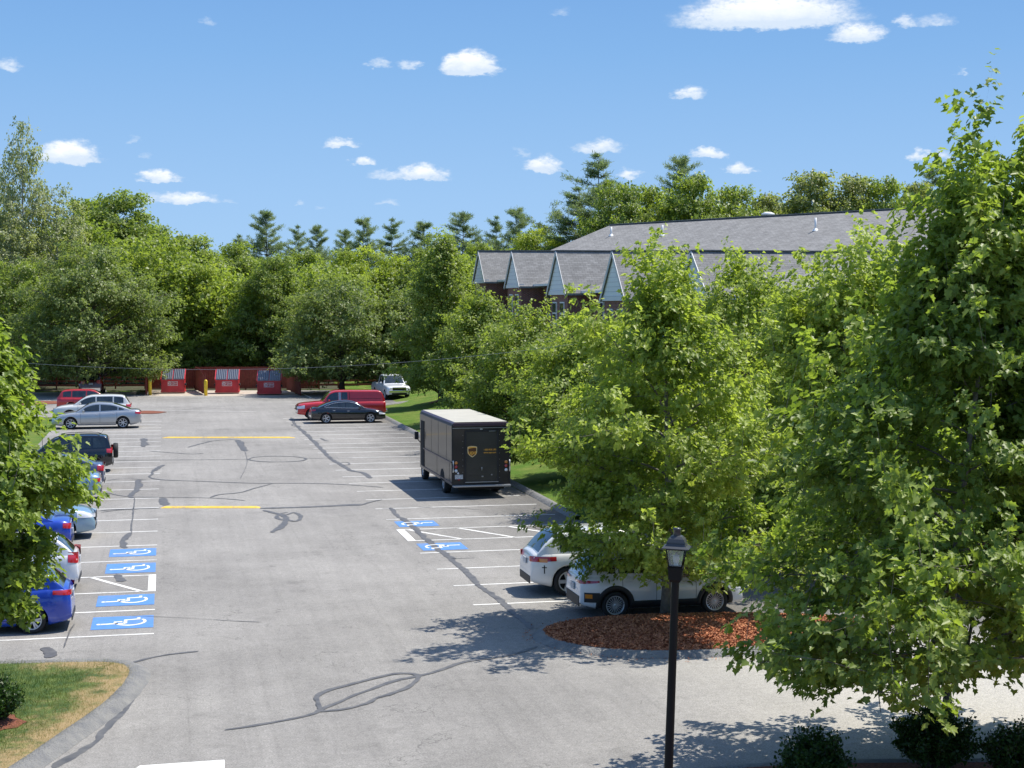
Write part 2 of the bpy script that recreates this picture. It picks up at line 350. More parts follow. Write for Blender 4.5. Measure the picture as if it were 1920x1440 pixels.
def shingle_mat():
    m = mat('shingle', (.2, .2, .2), .9, spec=.3); nt = m.node_tree; N = nt.nodes; L = nt.links; b = N['Principled BSDF']
    uv = N.new('ShaderNodeUVMap')
    br = N.new('ShaderNodeTexBrick'); br.inputs['Scale'].default_value = 1; br.inputs['Brick Width'].default_value = .33; br.inputs['Row Height'].default_value = .15
    br.inputs['Mortar Size'].default_value = .008; br.inputs['Mortar Smooth'].default_value = .1; br.offset = .5
    br.inputs['Color1'].default_value = (.195, .190, .182, 1); br.inputs['Color2'].default_value = (.262, .256, .246, 1); br.inputs['Mortar'].default_value = (.10, .10, .10, 1)
    L.new(uv.outputs[0], br.inputs[0])
    n = N.new('ShaderNodeTexNoise'); n.inputs['Scale'].default_value = 1.2; n.inputs['Detail'].default_value = 9; n.inputs['Roughness'].default_value = .75; L.new(uv.outputs[0], n.inputs[0])
    r = N.new('ShaderNodeMapRange'); L.new(n.outputs[0], r.inputs[0]); r.inputs[1].default_value = .3; r.inputs[2].default_value = .7; r.inputs[3].default_value = .8; r.inputs[4].default_value = 1.2
    x = N.new('ShaderNodeMixRGB'); x.blend_type = 'MULTIPLY'; x.inputs[0].default_value = 1; L.new(br.outputs[0], x.inputs[1]); L.new(r.outputs[0], x.inputs[2]); L.new(x.outputs[0], b.inputs['Base Color'])
def brick_mat():
    m = mat('brick', (.2, .06, .04), .85); nt = m.node_tree; N = nt.nodes; L = nt.links; b = N['Principled BSDF']
    uv = N.new('ShaderNodeUVMap')
    br = N.new('ShaderNodeTexBrick'); br.inputs['Scale'].default_value = 1; br.inputs['Brick Width'].default_value = .22; br.inputs['Row Height'].default_value = .075; br.inputs['Mortar Size'].default_value = .008
    br.inputs['Color1'].default_value = (.24, .07, .045, 1); br.inputs['Color2'].default_value = (.16, .045, .032, 1); br.inputs['Mortar'].default_value = (.3, .27, .24, 1)
    L.new(uv.outputs[0], br.inputs[0]); L.new(br.outputs[0], b.inputs['Base Color'])
def clap_mat():
    m = mat('clapboard', (.6, .66, .74), .6); nt = m.node_tree; N = nt.nodes; L = nt.links; b = N['Principled BSDF']
    tc = N.new('ShaderNodeTexCoord'); w = N.new('ShaderNodeTexWave'); w.wave_type = 'BANDS'; w.bands_direction = 'Z'; w.wave_profile = 'SAW'; w.inputs['Scale'].default_value = 1.25
    L.new(tc.outputs['Object'], w.inputs[0]); bp = N.new('ShaderNodeBump'); bp.inputs['Strength'].default_value = 1; bp.inputs['Distance'].default_value = .04
    L.new(w.outputs['Fac'], bp.inputs['Height']); L.new(bp.outputs[0], b.inputs['Normal'])
    r = N.new('ShaderNodeMapRange'); L.new(w.outputs['Fac'], r.inputs[0]); r.inputs[1].default_value = 0; r.inputs[2].default_value = .15; r.inputs[3].default_value = .6; r.inputs[4].default_value = 1
    x = N.new('ShaderNodeMixRGB'); x.blend_type = 'MULTIPLY'; x.inputs[0].default_value = 1; x.inputs[1].default_value = (.80, .84, .90, 1); L.new(r.outputs[0], x.inputs[2]); L.new(x.outputs[0], b.inputs['Base Color'])
shingle_mat(); brick_mat(); clap_mat()

# ================================================================ ground
def sheet(name, poly, z, m, kind='structure'):
    b = MB(); b.add([(p[0], p[1], z) for p in poly], [tuple(range(len(poly)))]); o = b.build(name, m); tag(o, kind=kind)
    me = o.data
    if me.polygons[0].normal.z < 0: me.flip_normals()
    return o
def smooth_poly(pts, it=2, closed=True):
    pts = [Vector(p[:2]) for p in pts]
    for _ in range(it):
        q = []; n = len(pts)
        rng = range(n) if closed else range(n - 1)
        if not closed: q.append(pts[0])
        for i in rng:
            a, b = pts[i], pts[(i + 1) % n]; q += [a * .75 + b * .25, a * .25 + b * .75]
        if not closed: q.append(pts[-1])
        pts = q
    return pts
# terrain: one big sheet, gently lifted where the block stands
def terrain():
    xs = list(np.concatenate([np.linspace(-900, -60, 8), np.linspace(-50, 60, 45), np.linspace(70, 900, 8)]))
    ys = list(np.concatenate([np.linspace(-300, 10, 6), np.linspace(15, 160, 50), np.linspace(170, 1500, 8)]))
    b = MB()
    b.grid([[(x, y, terr(x, y)) for y in ys] for x in xs])
    o = b.build('ground', M['lawn']); tag(o, kind='structure')
    if o.data.polygons[0].normal.z < 0: o.data.flip_normals()
def sm(a, b, x):
    t = min(1, max(0, (x - a) / (b - a))); return t * t * (3 - 2 * t)
def terr(x, y):
    h = 2.0 * sm(17, 27, x) * sm(44, 60, y) * (1 - sm(135, 170, y))
    h += .22 * sm(14.5, 17.5, x) * sm(46, 58, y) * (1 - sm(108, 116, y))
    return h - .02
terrain()
KX = 14.1
# asphalt: the lot, the far cross-aisle, and the drive across the front
lot = [(-6.9, 31.0), (-6.9, 108), (-16, 110), (-30, 112), (-30, 140.5), (24, 136.5), (24, 124.0), (19, 119.5), (15.6, 115.5), (KX + .05, 112.0), (KX, 60), (KX + .0, 52.5),
       (19, 47.5), (60, 47.5), (60, 12), (60, -20), (-40, -20), (-40, 12)]
LAWN_L = [at(-300, 1252)[:2], at(0, 1251)[:2], at(150, 1246)[:2], at(232, 1247)[:2], at(262, 1262)[:2], at(243, 1295)[:2], at(200, 1335)[:2], at(120, 1390)[:2], at(50, 1440)[:2], at(-200, 1600)[:2], (-14, 16), (-30, 14), (-30, 30)]
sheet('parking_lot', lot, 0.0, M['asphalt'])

def berm(name, pts, w=.42, h=.14, closed=False, m='berm'):
    pts = smooth_poly(pts, 2, closed); n = len(pts); P = []
    rnd = random.Random(3)
    prof = [(-.5, 0.002), (-.32, .75), (-.1, 1.0), (.12, .95), (.32, .6), (.5, .004)]
    rng = list(range(n)) + ([0] if closed else [])
    for i in rng:
        a = pts[(i - 1) % n] if (closed or i > 0) else pts[i]; c = pts[(i + 1) % n] if (closed or i < n - 1) else pts[i]
        t = (c - a).normalized(); nn = Vector((-t.y, t.x))
        ww = w * (1 + rnd.uniform(-.06, .06))
        P.append([(pts[i].x + nn.x * u * ww, pts[i].y + nn.y * u * ww, v * h + .003) for u, v in prof])
    b = MB(); b.grid(P); o = b.build(name, M[m]); tag(o, kind='structure'); return o
berm('kerb', [(KX + .1, 52.6), (KX + .25, 60), (KX + .25, 80), (KX + .25, 100), (KX + .25, 110), (15.6, 115.3), (19, 119.2), (24, 123.6)])
lawnL = smooth_poly(LAWN_L, 2)
berm('kerb', [p for p in LAWN_L[:10]], w=.56, h=.12)
def flat_poly(name, poly, z0, m, seed=1, mound=0, conf=False):
    poly = [Vector(p[:2]) for p in poly]; c = sum(poly, Vector((0, 0))) / len(poly)
    b = MB(); P = []
    for k in range(9):
        f = k / 8
        P.append([(c.x + (p.x - c.x) * f, c.y + (p.y - c.y) * f, z0 + mound * (1 - f ** 2) + (max(0, terr(c.x + (p.x - c.x) * f, c.y + (p.y - c.y) * f)) if conf else 0)) for p in poly + [poly[0]]])
    b.grid(P); o = b.build(name, M[m]); tag(o, kind='structure')
    if sum(p.normal.z for p in o.data.polygons) < 0: o.data.flip_normals()
    return o
mat('turf', (.085, .105, .030), .95, bump=(45, 1, .04))
def turf():
    nt = M['turf'].node_tree; N = nt.nodes; L = nt.links; b_ = N['Principled BSDF']
    tc = N.new('ShaderNodeTexCoord'); at_ = N.new('ShaderNodeAttribute'); at_.attribute_name = 'dry'
    n1 = N.new('ShaderNodeTexNoise'); n1.inputs['Scale'].default_value = 2.2; n1.inputs['Detail'].default_value = 10; n1.inputs['Roughness'].default_value = .7; L.new(tc.outputs['Object'], n1.inputs[0])
    ad = N.new('ShaderNodeMath'); ad.operation = 'MULTIPLY_ADD'; L.new(n1.outputs[0], ad.inputs[0]); ad.inputs[1].default_value = 2.6; L.new(at_.outputs['Fac'], ad.inputs[2])
    r = N.new('ShaderNodeMapRange'); L.new(ad.outputs[0], r.inputs[0]); r.inputs[1].default_value = 1.55; r.inputs[2].default_value = 2.15
    n2 = N.new('ShaderNodeTexNoise'); n2.inputs['Scale'].default_value = 3.5; n2.inputs['Detail'].default_value = 8; L.new(tc.outputs['Object'], n2.inputs[0])
    g = N.new('ShaderNodeMixRGB'); g.inputs[1].default_value = (.035, .085, .016, 1); g.inputs[2].default_value = (.115, .165, .035, 1)
    r2 = N.new('ShaderNodeMapRange'); L.new(n2.outputs[0], r2.inputs[0]); r2.inputs[1].default_value = .38; r2.inputs[2].default_value = .62; L.new(r2.outputs[0], g.inputs[0])
    x = N.new('ShaderNodeMixRGB'); L.new(r.outputs[0], x.inputs[0]); L.new(g.outputs[0], x.inputs[1]); x.inputs[2].default_value = (.36, .26, .13, 1); L.new(x.outputs[0], b_.inputs['Base Color'])
turf()
def seg_dist(px_, py_, ek):
    best = 9.0
    for a_, c_ in zip(ek[:-1], ek[1:]):
        d_ = c_ - a_; t_ = min(1, max(0, ((px_ - a_.x) * d_.x + (py_ - a_.y) * d_.y) / d_.length_squared)); best = min(best, math.hypot(px_ - a_.x - t_ * d_.x, py_ - a_.y - t_ * d_.y))
    return best
c_ = sum(lawnL, Vector((0, 0))) / len(lawnL); b = MB()
b.grid([[(c_.x + (p.x - c_.x) * f, c_.y + (p.y - c_.y) * f, .10) for p in lawnL + [lawnL[0]]] for f in np.linspace(0, 1, 60) ** .7])
o = b.build('lawn', M['turf']); tag(o, kind='structure')
if sum(p.normal.z for p in o.data.polygons) < 0: o.data.flip_normals()
ek_ = [Vector(p[:2]) for p in LAWN_L[2:10]]; at_ = o.data.attributes.new('dry', 'FLOAT', 'POINT')
at_.data.foreach_set('value', [max(0, 1 - seg_dist(v.co.x, v.co.y, ek_) / 1.5) for v in o.data.vertices])
ISL = [at(1012, 1190), at(1050, 1175), at(1120, 1166), at(1250, 1161), at(1400, 1159), at(1560, 1163), at(1640, 1172), at(1655, 1190), at(1590, 1206), at(1500, 1215), at(1400, 1224), at(1300, 1230), at(1200, 1231), at(1100, 1224), at(1032, 1208)]
isl = smooth_poly(ISL, 2)
berm('kerb', ISL, w=.5, h=.13, closed=True)
flat_poly('mulch_bed', isl, .10, 'mulch', mound=.22)
# strip of lawn beyond the island, seen through the trees
sheet('lawn', [at(1460, 1142)[:2], at(1760, 1142)[:2], at(1900, 1120)[:2], at(1900, 1100)[:2], at(1600, 1108)[:2], at(1460, 1120)[:2]], .05, M['lawn'])
# planting bed along the building, bottom right
BED = [at(1180, 1485), at(1320, 1452), at(1450, 1442), at(1620, 1436), at(2100, 1436)]
sheet('lawn', [p[:2] for p in BED] + [(22, 12), (2, 12)], .09, M['mulch'])
berm('kerb', [p[:2] for p in BED], w=.3, h=.12)
# mulch rings and beds at the far end
def bed(px, py, rx, ry, z=.03):
    c = at(px, py); pts = []
    rnd = random.Random(int(px))
    for k in range(20):
        a = k * math.tau / 20; r = rnd.uniform(.88, 1.1); pts.append((c.x + rx * r * math.cos(a), c.y + ry * r * math.sin(a)))
    flat_poly('mulch_bed', [Vector(p) for p in pts], z, 'mulch', mound=.1, conf=True)
bed(268, 774, 1.6, 1.3); bed(60, 756, 2.6, 2.2); bed(178, 741, 1.2, 1.2)
bed(976, 838, 1.3, 1.6, .06); bed(838, 764, 1.4, 1.5, .06)

fl = [(-150, 128), (-31, 128), (-31, 141.5), (-6, 140.4), (15.5, 138.2), (16.5, 170), (16.5, 420), (-150, 420)]
mat('leaf_litter', (.075, .058, .035), .95, noise=(1.3, .5, 9, (.035, .055, .018)), bump=(20, 1, .05))
sheet('forest_floor', fl, .003, M['leaf_litter'])
# ---- painted markings
LEFT_PX = [1188, 1143, 1108, 1078, 1050, 1022, 996, 973.5, 952, 934, 917, 902, 888, 876, 865, 855, 845.5, 836.7, 828, 821.5, 814, 807.7, 802, 796, 790]
RIGHT_PX = [(876, 1135), (837.5, 1099), (804, 1068), (776.5, 1037.8), (756, 1014.8), (733, 994), (715, 974.7), (696, 954.6), (678.5, 937.6), (663.3, 921.6), (648, 906.7), (636.5, 894.5), (623.5, 882),
            (611.3, 870.4), (601.3, 859.6), (591.6, 849.6), (582.4, 841), (576.7, 833.3), (566, 824.4), (558.5, 816.5), (552, 810), (546, 803.5), (540, 797.6), (533, 791), (527, 785)]
LY = [at(292, y).y for y in LEFT_PX]; RY = [at(*p).y for p in RIGHT_PX]
XL = -.36; XR = 7.55
def markings():
    b = MB(); z = .006
    def quad(x0, y0, x1, y1, w):
        d = Vector((x1 - x0, y1 - y0)); n = Vector((-d.y, d.x)).normalized() * w / 2; k = max(1, int(d.length / .5))
        rnd = random.Random(int(x0 * 13 + y0 * 7)); L_ = []; 
        P = []
        for i in range(k + 1):
            c = Vector((x0, y0)) + d * i / k; e = rnd.uniform(-.006, .006)
            P.append([(c.x + n.x + e, c.y + n.y + e, z), (c.x - n.x + e, c.y - n.y + e, z)])
        b.grid(P, smooth=False)
    for i, y in enumerate(LY): quad(XL, y, -6.3 if i != 99 else -6, y, .10)
    for i, y in enumerate(RY): quad(XR, y, 13.75 if i not in (11,) else 13.4, y, .10)
    for (xs, xe, ya, yb, side) in ((XL, -6.3, LY[2], LY[3], -1), (XR, 13.7, RY[4], RY[5], 1)):
        dx = .32
        if side < 0: b.box((XL - .10, (ya + yb) / 2, z + .001), (.20, yb - ya + .1, .002))
        else: b.box((XR + .13, (ya + yb) / 2, z + .001), (.26, yb - ya + .1, .002))
        k = 0; x = xs + (0.35 * side)
        while abs(x - xs) < 5.6:
            quad(x, yb - (0 if side > 0 else (yb - ya)), x + side * 1.45, ya if side > 0 else yb, .13); x += side * 1.75
    # worn white bar at the bottom edge
    p = at(262, 1436); q = at(421, 1425); r_ = at(421, 1452); s_ = at(225, 1462)
    b.add([(v.x, v.y, z) for v in (p, q, r_, s_)], [(0, 1, 2, 3)])
    # white edge lines at the far end and round the bin pads
    def L2(a, c, w): A = at(*a); B = at(*c); quad(A.x, A.y, B.x, B.y, w)
    L2((196, 731), (207, 742), .15); L2((563, 736), (583, 746), .15); L2((278, 744), (400, 744), .14); L2((205, 768), (480, 772), .1)
    o = b.build('parking_lines', M['white_paint'], fix=False); tag(o, kind='structure')
    for p in o.data.polygons: pass
markings()
def fix_up(o):
    bm = bmesh.new(); bm.from_mesh(o.data)
    for f in bm.faces:
        f.normal_update()
        if f.normal.z < 0: f.normal_flip()
    bm.to_mesh(o.data); bm.free()
fix_up(bpy.data.objects['parking_lines'])

def tar():
    b = MB(); rnd = random.Random(8)
    def rib(px, w=.16, z=.0105, w1=None):
        pts = [at(*p) for p in px]; pts = smooth_poly([p[:2] for p in pts], 2, False)
        q = []
        for i in range(len(pts) - 1):
            d = pts[i + 1] - pts[i]; k = max(1, int(d.length / .12))
            for j in range(k): q.append(pts[i] + d * j / k)
        q.append(pts[-1]); n = len(q); P = []; wob = 0
        for i, p in enumerate(q):
            t = (q[min(i + 1, n - 1)] - q[max(i - 1, 0)]).normalized(); nn = Vector((-t.y, t.x))
            wob = wob * .8 + rnd.uniform(-.35, .35); f = i / (n - 1); ww = (w + ((w1 or w) - w) * f) * .72
            hw = ww / 2 * (1 + .45 * wob + rnd.uniform(-.16, .16)) * min(1, .35 + i * .3, .35 + (n - 1 - i) * .3)
            o_ = nn * wob * min(ww, .2) * .45
            P.append([(p.x + o_.x + nn.x * hw, p.y + o_.y + nn.y * hw, z), (p.x + o_.x - nn.x * hw, p.y + o_.y - nn.y * hw, z)])
        b.grid(P, smooth=False)
    rib([(547, 783), (553, 795), (562, 804), (575, 816), (585, 825), (597, 838), (612, 852), (625, 864), (640, 872), (652, 880), (660, 884), (680, 886), (690, 893), (694, 897)], .30)
    rib([(733, 952), (745, 966), (760, 978), (775, 990), (790, 1003), (800, 1013), (815, 1026), (843, 1046), (870, 1068), (880, 1080), (897, 1095), (925, 1115), (944, 1132), (965, 1150), (985, 1165), (999, 1180)], .27)
    rib([(488, 953.5), (540, 952), (600, 950), (640, 948), (680, 947)], .5, .012); rib([(680, 947), (692, 942), (716, 937)], .18, .014)
    rib([(540, 961), (525, 964), (516, 971), (530, 976), (541, 975)], .22); rib([(495, 957), (512, 961), (535, 968), (538, 978), (524, 988), (512, 999)], .3, .012)
    rib([(535, 966), (552, 960), (562, 966), (565, 973), (553, 979), (541, 975)], .2, .0135)
    rib([(187, 958), (220, 955), (255, 954), (300, 953)], .16); rib([(190, 961), (225, 956), (260, 955.5)], .1, .012)
    rib([(269, 822), (271, 830), (270, 838)], .5); rib([(307, 872), (285, 884), (287, 889), (278, 895), (295, 900), (362, 902), (480, 907), (560, 906), (632, 908), (697, 912), (718, 914)], .17)
    rib([(307, 872), (297, 877), (286, 884)], .32, .013)
    rib([(260, 900), (259, 910), (257, 921), (244, 929), (252, 934)], .36, .012); rib([(192, 922), (225, 930), (252, 932.5), (395, 933), (460, 939)], .13)
    rib([(395, 933), (412, 927), (450, 925), (480, 915), (510, 907)], .14, .0125); rib([(200, 901), (232, 897), (277, 900)], .12)
    rib([(210, 863), (300, 863), (470, 861)], .14); rib([(575, 860), (640, 859), (705, 858)], .12)
    c = [(520 + 54 * math.cos(a), 861 + 5.5 * math.sin(a)) for a in np.linspace(0, math.tau, 26)]; rib(c, .17, .013)
    c = [(647 + 9 * math.cos(a), 870 + 2.6 * math.sin(a)) for a in np.linspace(0, math.tau, 14)]; rib(c, .14, .013)
    rib([(280, 846), (320, 849), (362, 852), (382, 850)], .13); rib([(445, 825), (452, 835), (459, 846)], .45); rib([(352, 839), (370, 834), (382, 831), (400, 826), (445, 824)], .18, .012)
    rib([(459, 846), (464, 862), (462, 876), (450, 898)], .04)
    rib([(247, 999), (233, 1010), (230, 1022), (237, 1028)], .3); rib([(247, 999), (246, 985), (250, 965), (252, 934)], .07)
    rib([(220, 1078), (227, 1083), (230, 1091)], .42); rib([(86, 1214), (90, 1223), (92, 1234)], .36, .012, .30)
    rib([(306, 934), (304, 941), (309, 948)], .4)
    rib([(250, 1243), (283, 1233), (320, 1227), (372, 1222)], .13)
    rib([(421, 1369), (503, 1357), (587.5, 1340), (601.5, 1331), (653, 1308), (700, 1291), (747, 1275), (789, 1268), (836, 1254), (869, 1241), (906, 1236.6), (962, 1228), (1008, 1212)], .16)
    rib([(601.5, 1331), (592, 1317), (594.5, 1305.5), (620, 1294), (672, 1280), (719, 1268), (756, 1262), (784, 1266), (782, 1277), (766, 1289), (728, 1303), (705, 1310), (690, 1319.5), (653, 1330), (601.5, 1334.5)], .15, .013)
    rib([(400, 1162), (440, 1165), (489, 1167)], .05); rib([(846, 1048), (870, 1047), (891, 1046)], .08); rib([(240, 1155), (330, 1158), (400, 1162)], .03)
    rib([(120, 1215), (128, 1190), (140, 1170)], .05)
    rib([(600, 822), (612, 827), (617, 827)], .2); rib([(552, 795), (545, 797), (556, 800)], .14)
    rib([(716, 954), (780, 951), (860, 953), (905, 956)], .07); rib([(100, 1440), (165, 1400), (200, 1365), (240, 1325), (262, 1285)], .30, .004, .1)
    rib([(330, 770), (420, 760), (560, 757)], .08); rib([(470, 748), (520, 752), (590, 751)], .07); rib([(120, 760), (300, 763), (470, 768)], .07)
    o = b.build('crack_sealant', M['tar'], fix=False); tag(o, kind='structure'); fix_up(o)
tar()

# blue accessible-bay badges
def badge(px, x0, x1, side, label):
    ref = 230 if side < 0 else px[2]; y0, y1 = at(ref, px[1]).y, at(ref, px[0]).y
    cx, cy = (x0 + x1) / 2, (y0 + y1) / 2; w = x1 - x0; h = y1 - y0
    b = MB(); P = []
    b.add([(cx - w / 2, cy - h / 2, 0), (cx + w / 2, cy - h / 2, 0), (cx + w / 2, cy + h / 2, 0), (cx - w / 2, cy + h / 2, 0)], [(0, 1, 2, 3)])
    for v in range(len(b.v)): b.v[v] = (b.v[v][0] - cx, b.v[v][1] - cy, 0)
    o = b.build('accessible_badge', M['blue_paint'], fix=False); o.location = (cx, cy, .007); tag(o, label, 'road marking', 'blue wheelchair badges painted in the accessible bays')
    fix_up(o)
    s = MB(); z = .004
    # local symbol coords: u along the bay (head at u=-1), v across; wheelchair seen from the aisle
    def tr(u, v): return (u * w * .42 * (1 if side < 0 else -1), v * h * .40 * (1 if side < 0 else -1), z)
    def stroke(pts, t):
        pts = [Vector((p[0], p[1])) for p in pts]; n = len(pts); P = []
        for i, p in enumerate(pts):
            d = (pts[min(i + 1, n - 1)] - pts[max(i - 1, 0)]).normalized(); nn = Vector((-d.y, d.x))
            P.append([tr(p.x + nn.x * t * .85, p.y + nn.y * t * 1.3), tr(p.x - nn.x * t * .85, p.y - nn.y * t * 1.3)])
        s.grid(P, smooth=False)
    s.add([tr(-.92 + .09 * math.cos(a), .28 * -1 + .13 * math.sin(a)) for a in np.linspace(0, math.tau, 13)[:-1]], [tuple(range(12))])
    stroke([(-.85, -.28), (-.35, -.26), (.02, -.24)], .075)                    # torso
    stroke([(-.30, -.24), (-.30, .12), (-.02, .12)], .07)                      # arm
    stroke([(.02, -.26), (.10, -.2), (.10, .42), (.62, .52), (.60, .86)], .085)  # leg
    arc = [(.28 + .58 * math.cos(a), .06 + .72 * math.sin(a)) for a in np.linspace(R(200), R(395), 18)]
    stroke(arc, .07)
    k = s.build('symbol', M['white_paint'], o, fix=False); fix_up(k)
for px, x0, x1, lab in (((1156, 1179), -1.82, -.38, 'blue wheelchair badge nearest the camera on the left, beside the blue hatchback'),
                        ((1116, 1136), -1.82, -.38, 'blue wheelchair badge just below the left striped access aisle'),
                        ((1057, 1075), -1.78, -.38, 'blue wheelchair badge just above the left striped access aisle'),
                        ((1030, 1044), -1.78, -.38, 'farthest of the four left blue wheelchair badges, second bay beyond the striped aisle')):
    badge(px, x0, x1, -1, lab)
badge((977.5, 988, 762), 7.75, 9.15, 1, 'blue wheelchair badge beyond the right striped access aisle')
badge((1019, 1032.5, 804), 7.72, 9.15, 1, 'blue wheelchair badge on the near side of the right striped access aisle')

def speed_bump(a, c, py, label):
    A = at(a, py); B = at(c, py); L_ = (B - A).length; b = MB(); P = []
    for i in range(25):
        x = -L_ / 2 + L_ * i / 24
        e = min(1, min(i, 24 - i) / 1.0 + .1)
        P.append([(x, u * .17, (1 - (abs(u)) ** 2.2) * .06 * e + .005) for u in (-1, -.8, -.4, 0, .4, .8, 1)])
    b.grid(P); o = b.build('speed_bump', M['yellow_paint']); o.location = (*((A + B) / 2)[:2], 0); o.rotation_euler = (0, 0, math.atan2(B.y - A.y, B.x - A.x))
    tag(o, label, 'speed bump')
speed_bump(305, 553, 821, 'far yellow painted speed bump spanning the whole aisle')
speed_bump(303, 488, 952, 'near yellow painted speed bump continued by a dark patch')
# ================================================================ vehicles
def pchip(pts):
    xs = np.array([p[0] for p in pts], float); ys = np.array([p[1] for p in pts], float)
    h = np.diff(xs); d = np.diff(ys) / h; m_ = np.zeros(len(xs)); m_[0] = d[0]; m_[-1] = d[-1]
    for i in range(1, len(xs) - 1):
        if d[i - 1] * d[i] > 0:
            w1 = 2 * h[i] + h[i - 1]; w2 = h[i] + 2 * h[i - 1]; m_[i] = (w1 + w2) / (w1 / d[i - 1] + w2 / d[i])
    def f(x):
        x = min(max(x, xs[0]), xs[-1]); i = min(int(np.searchsorted(xs, x, 'right')) - 1, len(xs) - 2); i = max(i, 0)
        t = (x - xs[i]) / h[i]
        return float((2 * t**3 - 3 * t**2 + 1) * ys[i] + (t**3 - 2 * t**2 + t) * h[i] * m_[i] + (-2 * t**3 + 3 * t**2) * ys[i + 1] + (t**3 - t**2) * h[i] * m_[i + 1])
    return f
PROF = pchip([(0, .90), (.08, .955), (.3, .992), (.5, 1.0), (.72, .985), (.86, .955), (.95, .915), (1, .86)])

def make_wheel(parent, x, y, r, side, spokes=5, double=False, rim='rim', w=.21, rr=.70, hub=None):
    b = MB(); ri = r * rr
    b.lathe([(ri, -w / 2), (r * .93, -w / 2), (r * .985, -w * .40), (r, -w * .25), (r, w * .25), (r * .985, w * .40), (r * .93, w / 2), (ri * 1.02, w / 2), (ri, w * .42), (ri, -w / 2)], 32, axis='Y')
    o = b.build('wheel', M['tyre'], parent); o.location = (x, y, r)
    if side < 0: o.rotation_euler = (0, 0, math.pi)
    q = MB(); yo = w * .40
    q.lathe([(ri * .995, yo + .012), (ri * .90, yo + .014), (ri * .89, yo - .02), (ri * .9, yo - .10)], 32, 0, 'Y')       # rim flange
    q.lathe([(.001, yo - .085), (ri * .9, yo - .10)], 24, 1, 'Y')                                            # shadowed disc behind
    q.lathe([(.001, yo + .0), (ri * .16, yo - .002), (ri * .2, yo - .03)], 16, 0, 'Y')
    for k in range(spokes):
        for off in ((-.16, .16) if double else (0,)):
            a = k * math.tau / spokes + off; ww = ri * (.10 if double else .17)
            c, s_ = math.cos(a), math.sin(a); w0 = ri * ((.035 if spokes > 6 else .07) if double else (.10 if spokes > 6 else .16)); w1 = ri * (.035 if double else .085) if spokes > 6 else ri * (.09 if double else .17)
            def pt(rad, t, yy): return (c * rad - s_ * t, yy, s_ * rad + c * t)
            vs = [pt(ri * .14, -w0, yo - .004), pt(ri * .14, w0, yo - .004), pt(ri * .92, w1, yo + .004), pt(ri * .92, -w1, yo + .004),
                  pt(ri * .14, -w0, yo - .04), pt(ri * .14, w0, yo - .04), pt(ri * .92, w1, yo - .03), pt(ri * .92, -w1, yo - .03)]
            q.add(vs, [(0, 1, 2, 3), (0, 4, 5, 1), (1, 5, 6, 2), (3, 2, 6, 7), (0, 3, 7, 4)], 0)
    q.build('rim', [M[rim], M['under']], o)
    return o

